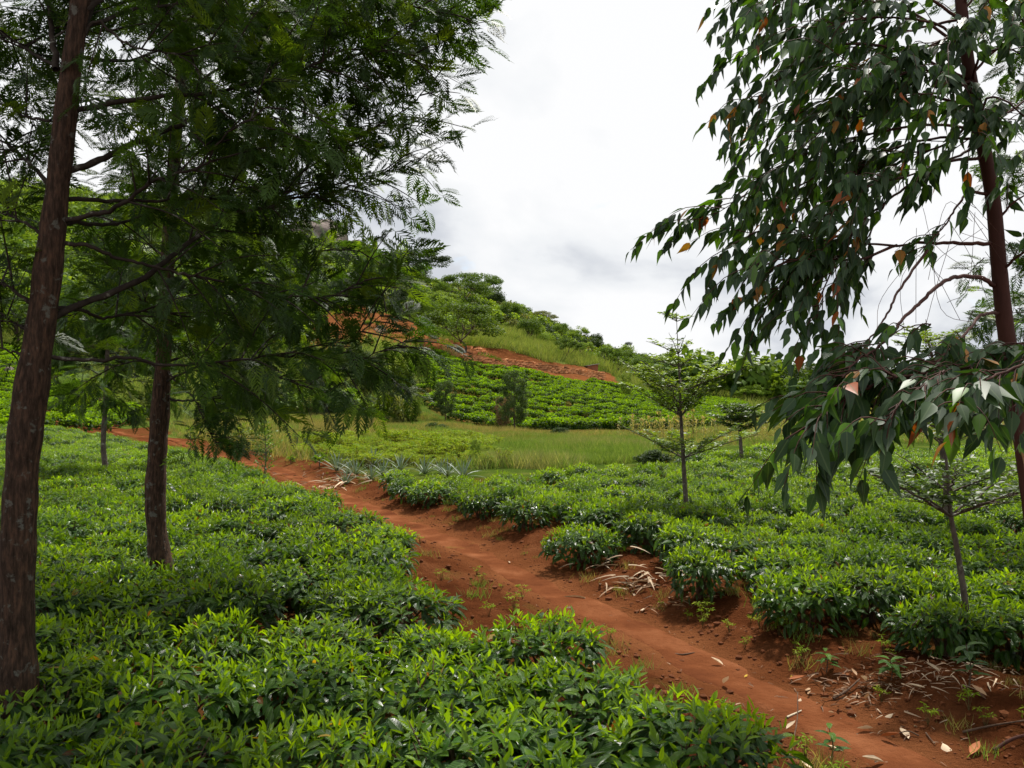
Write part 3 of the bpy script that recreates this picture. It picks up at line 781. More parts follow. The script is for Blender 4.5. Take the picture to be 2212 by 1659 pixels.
FT = [far_tea(200 + i, b) for i, b in enumerate((1.0, 1.25, 0.7, 1.1))]
def slope_tea(name, poly, d0, d1, xr, pitch, gap, label):
    pts = []
    D = d0
    while D < d1:
        xs = np.arange(xr[0] * D, xr[1] * D, 0.95); xs = xs + rng.normal(0, 0.08, len(xs)) + rng.uniform(0, 0.7)
        yy = D + 0.35 * np.sin(xs * 0.33 + D) + 0.05 * xs + rng.normal(0, 0.10, len(xs))
        z = terrain(xs, yy, False); px, py = pix(xs, yy, z)
        ok = inpoly(px, py, poly) & (vnoise(xs / 1.7, yy / 0.9, 12) + 0.5 > gap) & (fbm(xs / 6, yy / 6, 17, 2) > -0.52)
        pts.append(np.stack([xs, yy, z], 1)[ok]); D += pitch * rng.uniform(0.93, 1.07)
    p = np.vstack(pts)
    print(name, len(p))
    s = rng.uniform(0.8, 1.2, len(p)) * (1 + 0.25 * fbm(p[:, 0] / 7, p[:, 1] / 7, 19, 2))
    sv = np.stack([s * 1.25, s * 1.15, s * 1.25], 1)
    pick = np.clip((fbm(p[:, 0] / 9, p[:, 1] / 9, 23, 3) + 0.5 + rng.normal(0, 0.25, len(p))) * 4, 0, 3.99).astype(int)
    gn_scatter(name, p, rng.normal(0, 0.3, len(p)), sv, np.array([2, 0, 3, 1])[pick], FT, kind='stuff', label=label, category='tea bushes')
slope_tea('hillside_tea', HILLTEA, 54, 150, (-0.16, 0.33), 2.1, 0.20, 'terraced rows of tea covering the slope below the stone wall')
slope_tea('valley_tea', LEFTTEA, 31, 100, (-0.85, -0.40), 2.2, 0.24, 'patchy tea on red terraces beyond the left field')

# ------------------------------------------------------------------ grasses and crops
def tuft(seed, n=34, h=0.5, spread=0.16, cols=((0.10, 0.17, 0.03), (0.17, 0.20, 0.06)), w=0.012, lean=0.5):
    g = np.random.default_rng(seed); mb = MB()
    T = Tmpl([(-0.5, 0, 0), (0.5, 0, 0), (-0.4, 0.5, 0.02), (0.4, 0.5, 0.02), (0, 1, -0.12)], [(2, 3, 4)], [(0, 1, 3, 2)])
    th = g.uniform(0, 6.28, n); P = np.stack([spread * g.normal(size=n), spread * g.normal(size=n), np.zeros(n)], 1)
    d = unit(np.stack([lean * np.cos(th), lean * np.sin(th), np.ones(n)], 1) + g.normal(0, 0.12, (n, 3)))
    t = g.random((n, 1)); c = (1 - t) * np.array(cols[0]) + t * np.array(cols[1])
    L = h * g.uniform(0.6, 1.15, n)
    scatter(mb, T, P, frames(d, rdir(n)), np.stack([np.full(n, w), L, L], 1), c)
    return mb.mesh('grass_tuft', M_grass)
G_green = [tuft(300 + i, 40, 0.42, 0.2, ((0.10, 0.19, 0.022), (0.23, 0.29, 0.085)), 0.016) for i in range(2)]
G_dry = [tuft(310 + i, 36, 0.42, 0.2, ((0.15, 0.17, 0.04), (0.34, 0.27, 0.12)), 0.016) for i in range(2)]
G_tall = [tuft(320 + i, 44, 1.0, 0.45, ((0.11, 0.18, 0.025), (0.25, 0.27, 0.09)), 0.035, 0.7) for i in range(2)]
def palm_crop(seed):
    g = np.random.default_rng(seed); mb = MB()
    T = Tmpl([(0, 0, 0), (-0.12, 0.55, 0.03), (0.12, 0.55, 0.03), (0, 1, -0.15)], [(0, 2, 1), (1, 2, 3)])
    for k in range(9):
        a = g.uniform(0, 6.28); r = g.uniform(0.05, 0.24); p = np.array([r * math.cos(a), r * math.sin(a), g.uniform(0.28, 0.5)])
        tube(mb, [(0, 0, 0), p * [0.5, 0.5, 0.7], p], [0.007, 0.005, 0.003], 3, (0.16, 0.12, 0.05))
        n = 6; th = np.linspace(0, 5.2, n) + a
        d = unit(np.stack([np.cos(th), np.sin(th), g.uniform(-0.7, 0.5, n)], 1))
        t = g.random(); c = (1 - t) * np.array((0.12, 0.21, 0.010)) + t * np.array((0.25, 0.29, 0.018))
        scatter(mb, T, np.repeat(p[None], n, 0), frames(d, np.repeat([[0, 0, 1.0]], n, 0) + g.normal(0, 0.5, (n, 3))), g.uniform(0.09, 0.16, n), c)
    return mb.mesh('crop_plant', M_grass)
def maize(seed):
    g = np.random.default_rng(seed); mb = MB(); h = g.uniform(1.0, 1.5)
    tube(mb, [(0, 0, 0), (0.02, 0.01, h * 0.5), (0.05, 0.02, h)], [0.016, 0.013, 0.006], 4, (0.30, 0.26, 0.10))
    T = Tmpl([(-0.4, 0, 0), (0.4, 0, 0), (-0.5, 0.35, 0.16), (0.5, 0.35, 0.16), (-0.3, 0.7, 0.0), (0.3, 0.7, 0.0), (0, 1, -0.4)], [(4, 5, 6)], [(0, 1, 3, 2), (2, 3, 5, 4)])
    n = 9; th = np.arange(n) * 3.3 + g.normal(0, 0.4, n)
    P = np.stack([np.zeros(n), np.zeros(n), np.linspace(0.15, 0.95, n) * h], 1)
    d = unit(np.stack([np.cos(th), np.sin(th), np.full(n, 0.75)], 1)); L = g.uniform(0.4, 0.62, n)
    t = g.random((n, 1)) ** 0.7
    scatter(mb, T, P, frames(d, np.repeat([[0, 0, 1.0]], n, 0)), np.stack([np.full(n, 0.06), L, L], 1), (1 - t) * np.array((0.13, 0.19, 0.03)) + t * np.array((0.34, 0.28, 0.11)))
    scatter(mb, T_clump, np.repeat([[0.05, 0.02, h]], 4, 0), frames(rdir(4, 1.5), rdir(4)), 0.18, (0.42, 0.34, 0.16))
    return mb.mesh('maize_plant', M_grass)
def field(name, poly, n, d0, d1, protos, smin, smax, label, cat, clear=1.4, thin=None, byc=False):
    u = rng.uniform(-0.85, 0.75, n * 30); D = np.sqrt(rng.uniform(d0 ** 2, d1 ** 2, n * 30))
    x = u * D; z = terrain(x, D, False); px, py = pix(x, D, z)
    px = px + 60 * fbm(x / 3, D / 3, 61, 3); py = py + 700 / np.maximum(D, 15) * fbm(x / 2.5, D / 2.5, 66, 3)
    ok = inpoly(px, py, poly) & (pathdist(x, D)[0] > clear) & ~inpoly(x, D, LT) & ~inpoly(x, D, RT)
    if byc: ok &= cover(x, D, z)[:, 0] > 0.7
    if thin is not None: ok &= fbm(x / thin, D / thin, 33, 3) > -0.25
    k = np.where(ok)[0][:n]
    z = terrain(x[k], D[k])
    print(name, len(k))
    gn_scatter(name, np.column_stack([x[k], D[k], z - 0.02]), rng.uniform(0, 6.28, len(k)), rng.uniform(smin, smax, len(k)) * (1 + 0.75 * fbm(x[k] / 2.2, D[k] / 2.2, 71, 3)), np.clip((fbm(x[k] / 3.1, D[k] / 3.1, 81, 2) * 0.9 + 0.5 + rng.normal(0, 0.22, len(k))) * len(protos), 0, len(protos) - 0.01).astype(int), protos, kind='stuff', label=label, category=cat)
field('crop_field', [(600, 1012), (640, 950), (800, 950), (1050, 955), (1060, 985), (1090, 1016), (830, 1016)], 1250, 18, 42, [palm_crop(340 + i) for i in range(4)] + G_green[:1], 0.45, 1.05, 'low yellow green crop growing on the flat ground behind the pineapples', 'crop')
field('tall_grass', [(1020, 1012), (1050, 950), (1370, 948), (1395, 985), (1380, 1008), (1200, 1018)], 4600, 18, 44, G_green + [tuft(330, 30, 0.5, 0.16, ((0.14, 0.19, 0.05), (0.32, 0.30, 0.14)), 0.012)], 0.45, 1.0, 'soft pale green grass on the flat ground left of the tiered sapling', 'grass')
field('dry_grass', [(560, 985), (560, 885), (700, 885), (900, 895), (1100, 935), (1380, 945), (1380, 955), (1050, 960), (640, 956)], 6500, 26, 72, G_dry + G_green[:1], 0.45, 1.0, 'rough brownish grass along the foot of the hill', 'grass', thin=4)
field('maize_field', [(1330, 962), (1340, 938), (1640, 930), (2300, 915), (2300, 950), (1640, 968)], 1000, 30, 80, [maize(350 + i) for i in range(3)] + G_dry + G_green[:1], 0.4, 0.8, 'ripening maize turning yellow at the foot of the tea slope', 'maize')
field('field_grass', [(1390, 1000), (1640, 968), (2400, 930), (2400, 890), (1650, 905), (1390, 950)], 4500, 20, 90, G_green + G_dry[:1], 0.5, 1.0, 'mixed grass on the flat ground beyond the right tea field', 'grass', thin=4)
field('bank_grass', [(985, 742), (1000, 690), (1120, 735), (1290, 788), (1320, 806), (1200, 780), (1110, 757)], 2600, 100, 190, G_tall, 0.9, 1.6, 'long pale grass on the bank above the stone wall', 'grass')
field('hill_grass', [(-200, 900), (-200, 400), (640, 480), (900, 560), (1060, 630), (1200, 700), (1420, 780), (1700, 840), (1700, 930), (1000, 930)], 11000, 60, 260, G_tall + G_green, 0.9, 1.9, 'rank grass between the bushes on the hillside', 'grass', byc=True)
field('path_weeds', [(380, 1000), (380, 900), (640, 900), (640, 1005)], 900, 22, 60, G_green + G_dry, 0.7, 1.4, 'weeds and grass beside the far end of the path', 'grass', clear=1.1)
# ------------------------------------------------------------------ silky oaks (the two big trees on the left)
def fern_tmpl(seed, pairs=9):
    g = np.random.default_rng(seed); v, t, q, uv = [], [], [], []
    def blade(p, d, L, w, z):
        p = np.array(p, float); d = np.array(d, float); s_ = np.array([d[1], -d[0]])
        b = len(v)
        for a, ww, dz in ((0, 0.3, 0), (0.45, 1, 0.03), (1, 0, -0.12)):
            c = p + d * L * a
            if ww == 0: v.append((c[0], c[1], z + dz * L))
            else:
                for sg in (-1, 1): v.append((c[0] + sg * s_[0] * w * ww, c[1] + sg * s_[1] * w * ww, z + dz * L))
        q.append((b, b + 1, b + 3, b + 2)); t.append((b + 2, b + 3, b + 4))
    for k in range(pairs):
        s = 0.16 + 0.78 * k / (pairs - 1)
        L = 0.40 * math.sin(math.pi * min(1, 0.30 + 0.72 * s)) ** 0.8 + 0.05
        z = -0.22 * s * s
        for sg in (-1, 1):
            an = R(46 - 20 * s) + g.normal(0, 0.09)
            d = np.array([sg * math.sin(an), math.cos(an)])
            blade((0, s), d, L * g.uniform(0.9, 1.1), 0.026, z)
            if L > 0.22:
                for f, a2 in ((0.36, 0.55), (0.55, -0.5)):
                    p2 = np.array([0, s]) + d * L * f
                    an2 = an + a2 * (1 if a2 > 0 else 1)
                    d2 = np.array([sg * math.sin(an2), math.cos(an2)])
                    blade(p2, d2, L * 0.45, 0.021, z + 0.02)
    blade((0, 0.92), (0, 1), 0.26, 0.02, -0.2)
    b = len(v); v.extend([(-0.007, 0, 0), (0.007, 0, 0), (-0.005, 0.5, -0.055), (0.005, 0.5, -0.055), (0, 1.0, -0.22)])
    q.append((b, b + 1, b + 3, b + 2)); t.append((b + 2, b + 3, b + 4))
    return Tmpl(v, t, q)
FERN = [fern_tmpl(s, p) for s, p in ((1, 9), (2, 8), (3, 10))]
def fern_mesh(k, c):
    mb = MB(); mb.add(FERN[k].v, FERN[k].t, FERN[k].q, c); return mb.mesh('leaf', M_fern)
FERN_M = {(k, j): fern_mesh(k, c) for k in range(3) for j, c in enumerate(((0.028, 0.060, 0.011), (0.046, 0.092, 0.014), (0.10, 0.165, 0.018)))}
def seglen(P):
    return np.r_[0, np.cumsum(np.linalg.norm(np.diff(P, axis=0), axis=1))]
def along(P, s):
    L = seglen(P)
    p = np.stack([np.interp(s, L, P[:, k]) for k in range(3)], -1)
    T = unit(np.gradient(P, axis=0)); t = unit(np.stack([np.interp(s, L, T[:, k]) for k in range(3)], -1))
    return p, t, L[-1]
def silky_oak(name, trunk_pts, trunk_r, limbs, props, seed, twig_gap=0.11, frond=(0.15, 0.24), loc=None, n_obj=120, twig_len=(0.28, 0.75), start=0.18, bark=None, lo=None):
    """trunk polyline, list of (points, r0, r1, first share that is bare); everything in place coordinates"""
    g = np.random.default_rng(seed); bark = bark or M_bark
    base = np.array(trunk_pts[0]); root = put(name, None, loc=base, **props)
    mb = MB(); tp = catmull(trunk_pts, 26); L = seglen(tp)
    rr = np.interp(L, seglen(np.array(trunk_pts)) * L[-1] / seglen(np.array(trunk_pts))[-1], trunk_r)
    rr = rr * (1 + 0.05 * np.sin(L * 9 + seed) + 0.03 * np.sin(L * 23))
    tube(mb, tp - base, rr, 40, rough=0.05)
    put('trunk', mb.mesh('trunk', bark), root)
    FP, FD, FN, FS, FC = [], [], [], [], []
    tw = MB(); made_tw = False
    for (pts, r0, r1, bare) in limbs:
        P = catmull(np.array(pts), 6); n = len(P)
        P[1:-1] += g.normal(0, 0.004, (n - 2, 3))
        LL = seglen(P)[-1]
        lm = MB(); tube(lm, P - base, (r1 + (r0 - r1) * np.linspace(1, 0, n) ** 1.4) * 0.58, 7, wob=0.05)
        put('branch', lm.mesh('branch', M_limb), root)
        s = bare * LL
        while s < LL:
            p, t, _ = along(P, s)
            f = s / LL
            side = g.normal(size=3); side[2] = side[2] * 0.55 + 0.12; side = unit(side - t * (side @ t))
            d = unit(t * g.uniform(0.35, 1.0) + side * g.uniform(0.6, 1.0))
            TL_ = g.uniform(*twig_len) * (1 - 0.45 * f)
            drop = g.uniform(0.05, 0.30)
            q = np.array([p, p + d * TL_ * 0.5 + [0, 0, 0.02 * TL_], p + d * TL_ - [0, 0, drop * TL_ * 0.5]])
            q = catmull(q, 3)
            tube(tw, q - base, np.linspace(0.0055, 0.0018, len(q)), 4, cap=False); made_tw = True
            m = max(3, int(TL_ / 0.052))
            ss = np.linspace(0.12, 1.0, m) * seglen(q)[-1]
            pp, tt, _ = along(q, ss)
            ra = g.normal(size=(m, 3)); ra[:, 2] = ra[:, 2] * 0.7 + 0.05; ra = unit(ra - tt * (ra * tt).sum(1, keepdims=True))
            dd = unit(tt * g.uniform(0.35, 0.95, (m, 1)) + ra * 0.8 - np.array([0, 0, 1]) * g.uniform(-0.05, 0.38, (m, 1)))
            FP.append(pp); FD.append(dd); FN.append(np.array([0, 0, 1.0]) + g.normal(0, 0.45, (m, 3)))
            FS.append(g.uniform(*frond, m))
            y = (g.random((m, 1)) < 0.10 + 0.12 * (g.random() < 0.3)) * g.uniform(0.5, 1, (m, 1))
            FC.append(((1 - y) * np.array([0.033, 0.071, 0.011]) + y * np.array([0.115, 0.185, 0.018])) * g.uniform(0.75, 1.3, (m, 1)))
            s += twig_gap * g.uniform(0.7, 1.3)
    FP, FD, FN, FS, FC = np.vstack(FP), np.vstack(FD), np.vstack(FN), np.concatenate(FS), np.vstack(FC)
    Rm = frames(FD, FN); K = g.integers(0, 3, len(FS))
    if made_tw: put('twigs', tw.mesh('twigs', M_limb), root, kind='stuff')
    px, py = pix(FP[:, 0], FP[:, 1], FP[:, 2])
    vis = (px > 0) & (px < 2212) & (py > 0) & (py < 1659)
    cand = np.where(vis)[0]; cand = cand[np.argsort(FP[cand, 1] / FS[cand] + g.random(len(cand)) * 6)][:n_obj]
    sel = np.zeros(len(FS), bool); sel[cand] = True
    mb = MB()
    for k in range(3):
        m = (~sel) & (K == k); scatter(mb, FERN[k], FP[m] - base, Rm[m], FS[m], FC[m])
    f = put('foliage', mb.mesh('foliage', M_fern), root); f['kind'] = 'stuff'
    for i in cand:
        tone = 0 if FC[i, 1] < 0.066 else 1 if FC[i, 1] < 0.1 else 2
        o = put('leaf', FERN_M[(int(K[i]), tone)], root)
        o.matrix_local = Matrix(np.vstack([np.hstack([Rm[i] * FS[i], (FP[i] - base)[:, None]]), [0, 0, 0, 1]]).tolist())
    print(name, len(limbs), 'limbs', len(FS), 'fronds')
    return root
def limb(pts, r0, r1, bare=0.18):
    return ([at(*p) for p in pts], r0, r1, bare)
def line(pts, d0, d1):
    n = len(pts)
    return [(p[0], p[1], d0 + (d1 - d0) * i / (n - 1)) for i, p in enumerate(pts)]
DA = 4.0
A_tr = [at(34, 1600, DA), at(38, 1400, DA), at(38, 1200, DA), at(50, 980, DA), at(66, 850, DA), at(90, 690, DA), at(114, 500, DA), at(130, 358, DA), at(150, 180, DA), at(172, 20, DA), at(196, -180, DA), at(215, -420, DA)]
gA = np.random.default_rng(3)
A_l = [
    limb(line([(100, 694), (180, 655), (315, 598), (400, 530), (501, 465), (600, 438), (672, 351), (772, 297), (873, 236), (940, 170)], DA, 5.2), 0.034, 0.006, 0.30),
    limb(line([(600, 438), (737, 394), (819, 376), (910, 350)], 4.85, 5.3), 0.014, 0.004, 0.1),
    limb(line([(122, 430), (251, 433), (394, 431), (594, 428), (700, 425)], DA, 5.0), 0.022, 0.006, 0.35),
    limb(line([(118, 480), (215, 462), (276, 433), (329, 390), (437, 358), (462, 322), (500, 280), (580, 230)], DA, 4.0), 0.024, 0.006, 0.3),
    limb(line([(118, 478), (204, 485), (251, 483), (322, 462), (412, 451), (520, 452), (640, 460)], DA, 5.6), 0.022, 0.006, 0.3),
    limb(line([(125, 375), (215, 347), (286, 311), (358, 283), (430, 251), (501, 218), (558, 197), (665, 165), (737, 132), (819, 89), (844, 29), (850, -40)], DA, 5.1), 0.032, 0.007, 0.3),
    limb(line([(790, 104), (850, 95), (910, 88), (990, 66)], 5.0, 5.3), 0.012, 0.004, 0.05),
    limb(line([(150, 240), (322, 211), (465, 197), (594, 172), (672, 143), (737, 111), (790, 108), (900, 120)], DA, 4.7), 0.024, 0.006, 0.3),
    limb(line([(150, 140), (200, 50), (251, 79), (304, 104), (420, 120), (520, 110)], DA, 4.1), 0.018, 0.005, 0.3),
    limb(line([(84, 769), (197, 778), (279, 775), (358, 787), (447, 784), (594, 769), (712, 776), (769, 776), (844, 752), (880, 735)], DA, 4.75), 0.019, 0.005, 0.38),
    limb(line([(751, 743), (790, 708), (826, 679), (850, 660)], 4.65, 4.75), 0.008, 0.003, 0.15),
    limb(line([(118, 523), (197, 533), (251, 558), (322, 573), (412, 594), (483, 610), (594, 641), (647, 638), (712, 640), (791, 604)], DA, 4.5), 0.020, 0.005, 0.3),
    limb(line([(105, 666), (172, 669), (222, 687), (286, 676), (358, 676), (430, 689), (501, 694), (620, 690)], DA, 5.3), 0.020, 0.005, 0.3),
    limb(line([(180, 60), (300, 20), (440, 10), (560, 30), (700, 20), (820, 50)], DA, 5.6), 0.020, 0.005, 0.25),
    limb(line([(165, 120), (280, 130), (400, 90), (520, 60), (640, 70)], DA, 5.9), 0.018, 0.005, 0.25),
    limb(line([(185, 20), (300, -40), (480, -60), (680, -40), (880, 10), (1020, 40)], DA, 4.9), 0.030, 0.006, 0.25),
    limb(line([(110, 408), (60, 350), (0, 304), (-120, 250)], DA, 4.5), 0.022, 0.006, 0.25),
    limb(line([(92, 505), (40, 475), (0, 458), (-110, 430)], DA, 4.2), 0.016, 0.005, 0.25),
    limb(line([(75, 660), (30, 630), (0, 610), (-120, 560)], DA, 4.0), 0.020, 0.006, 0.25),
    limb(line([(76, 726), (40, 705), (0, 684), (-130, 660)], DA, 4.6), 0.016, 0.005, 0.3),
    limb(line([(60, 773), (20, 758), (-60, 735)], DA, 4.1), 0.014, 0.005, 0.35),
    limb(line([(110, 260), (50, 250), (0, 212), (-100, 180)], DA, 4.4), 0.014, 0.005, 0.25),
    limb(line([(140, 150), (60, 110), (0, 70), (-120, 20)], DA, 4.7), 0.018, 0.005, 0.25),
    limb(line([(120, 150), (112, 60), (104, -20), (90, -200)], DA, 4.3), 0.030, 0.012, 0.2),
    limb(line([(160, 100), (200, 0), (230, -120), (260, -300)], DA, 4.5), 0.040, 0.015, 0.1),
]
def wild_limbs(g, trunk, z0, z1, n, length, rise, r0, toward=None, bias=0.0):
    out_ = []; tp = catmull(trunk, 8)
    for k in range(n):
        z = z0 + (z1 - z0) * (k + 0.5) / n + g.normal(0, 0.08)
        i = np.argmin(abs(tp[:, 2] - z)); p = tp[i]
        a = k * 2.4 + g.normal(0, 0.4) if toward is None or g.random() > bias else toward + g.normal(0, 0.7)
        L = length(z) * g.uniform(0.75, 1.2); d = np.array([math.cos(a), math.sin(a), 0])
        up = rise * g.uniform(0.6, 1.3)
        pts = [p, p + d * L * 0.35 + [0, 0, up * L * 0.2], p + d * L * 0.7 + [0, 0, up * L * 0.55], p + d * L + [0, 0, up * L * 0.75]]
        out_.append((pts, r0 * g.uniform(0.7, 1.1), 0.004, 0.22))
    return out_
A_l += wild_limbs(gA, A_tr, 3.9, 5.8, 9, lambda z: 1.5, 0.5, 0.02)
silky_oak('silky_oak', A_tr, [0.100, 0.080, 0.074, 0.075, 0.073, 0.066, 0.057, 0.052, 0.047, 0.043, 0.030, 0.015], A_l,
          dict(label='big silky oak with thick red brown trunk and long ferny boughs, left edge', category='tree', group='silky oaks in the left tea field'), 31, n_obj=200, frond=(0.13, 0.21), twig_gap=0.052)
DB = 7.1
B_tr = [at(352, 1260, DB), at(341, 1168, DB), at(336, 1060, DB), at(344, 916, DB), at(353, 773, DB), at(359, 640, DB), at(366, 500, DB), at(380, 300, DB), at(400, 60, DB), at(410, -120, DB), at(420, -420, DB)]
gB = np.random.default_rng(8)
B_l = [limb(line([(358, 860), (400, 866), (450, 862), (510, 852), (560, 850)], DB, 6.9), 0.02, 0.006, 0.3),
       limb(line([(356, 800), (400, 840), (425, 870), (444, 915), (458, 945), (470, 965)], DB, 6.3), 0.016, 0.005, 0.35),
       limb(line([(360, 780), (450, 760), (560, 800), (700, 850), (760, 880)], DB, 6.6), 0.022, 0.005, 0.3),
       limb(line([(356, 720), (430, 690), (560, 660), (700, 640), (820, 600)], DB, 7.7), 0.026, 0.006, 0.25),
       limb(line([(360, 660), (470, 620), (600, 560), (760, 540), (850, 590)], DB, 7.3), 0.026, 0.006, 0.25),
       limb(line([(350, 800), (300, 780), (230, 800), (180, 830)], DB, 7.4), 0.018, 0.005, 0.25),
       limb(line([(355, 700), (290, 660), (200, 660), (140, 690)], DB, 6.9), 0.018, 0.005, 0.25),
       limb(line([(365, 560), (450, 500), (520, 478), (590, 480)], DB, 6.7), 0.022, 0.005, 0.25),
       limb(line([(365, 560), (300, 520), (220, 520)], DB, 7.7), 0.020, 0.005, 0.25),
       limb(line([(375, 400), (500, 330), (640, 300), (760, 330)], DB, 7.7), 0.022, 0.005, 0.25),
       limb(line([(385, 300), (300, 250), (210, 250)], DB, 6.9), 0.020, 0.005, 0.25),
       limb(line([(390, 200), (520, 120), (640, 60), (740, 20)], DB, 6.9), 0.024, 0.005, 0.25),
       limb(line([(395, 150), (310, 60), (240, 20)], DB, 7.5), 0.018, 0.005, 0.25),
       limb(line([(400, 60), (560, -20), (720, -40), (830, 30)], DB, 7.7), 0.024, 0.005, 0.25)]
B_l += wild_limbs(gB, B_tr, 1.9, 5.4, 20, lambda z: (1.55 if z < 2.5 else 0.55 if z < 3.9 else 1.3), 0.42, 0.020)
B_l += wild_limbs(gB, B_tr, 5.4, 7.4, 8, lambda z: 1.2, 0.6, 0.018)
silky_oak('silky_oak', B_tr, [0.112, 0.084, 0.080, 0.076, 0.062, 0.057, 0.053, 0.048, 0.043, 0.034, 0.015], B_l,
          dict(label='second silky oak, bare reddish trunk curving out of the tea left of the path', category='tree', group='silky oaks in the left tea field'), 32, n_obj=100, frond=(0.15, 0.24), twig_gap=0.056, twig_len=(0.22, 0.58))
DC = 17.0
C_tr = [at(236, 1062, DC), at(228, 1010, DC), at(223, 960, DC), at(226, 900, DC), at(229, 830, DC), at(233, 740, DC), at(240, 640, DC), at(245, 560, DC)]
gC = np.random.default_rng(9)
C_l = wild_limbs(gC, C_tr, 1.6, 4.2, 20, lambda z: 1.25 - 0.12 * z + 0.2, 0.25, 0.016)
silky_oak('silky_oak', C_tr, [0.075, 0.052, 0.05, 0.047, 0.042, 0.035, 0.022, 0.01], C_l,
          dict(label='slim silky oak with pale grey trunk standing far back in the left tea field', category='tree', group='silky oaks in the left tea field'), 33, n_obj=0, frond=(0.22, 0.34), twig_gap=0.08, bark=M_bark2)
DG = 8.5
G_tr = [at(2420, 1240, DG), at(2415, 1000, DG), at(2405, 700, DG), at(2395, 400, DG), at(2390, 100, DG), at(2390, -300, DG)]
gG = np.random.default_rng(12)
G_l = wild_limbs(gG, G_tr, 1.6, 6.0, 26, lambda z: 1.35, 0.3, 0.016, toward=math.pi, bias=0.6)
silky_oak('silky_oak', G_tr, [0.09, 0.08, 0.07, 0.06, 0.05, 0.015], G_l,
          dict(label='silky oak whose fine dark leaves show behind the gum trunk at the right edge', category='tree'), 34, n_obj=0, frond=(0.16, 0.26), twig_gap=0.12)

# ------------------------------------------------------------------ gum tree on the right
T_gum = [leaf_tmpl(w=0.44, prof=[0.12, 0.82, 1.0, 0.55, 0.18, 0.0], segs=[0, 0.14, 0.32, 0.62, 0.84, 1.0], fold=f_, droop=d_, petiole=0.13) for f_, d_ in ((0.22, 0.12), (0.35, 0.25), (0.15, -0.05))]
GUMCOL = [(0.020, 0.048, 0.014), (0.028, 0.066, 0.013), (0.07, 0.155, 0.014), (0.30, 0.13, 0.022), (0.30, 0.075, 0.020)]
def gum_mesh(k, c):
    mb = MB(); mb.add(T_gum[k].v, T_gum[k].t, T_gum[k].q, c, T_gum[k].uv); return mb.mesh('leaf', M_euc)
GUM_M = {(k, j): gum_mesh(k, c) for k in range(3) for j, c in enumerate(GUMCOL)}
DE = 4.6
E_tr = [at(2290, 1480, DE), at(2262, 1320, DE), at(2238, 1150, DE), at(2212, 960, DE), at(2190, 820, DE), at(2171, 700, DE), at(2158, 577, DE), at(2146, 440, DE), at(2127, 330, DE), at(2100, 190, DE), at(2084, 80, DE), at(2070, -60, DE), at(2060, -260, DE), at(2055, -520, DE)]
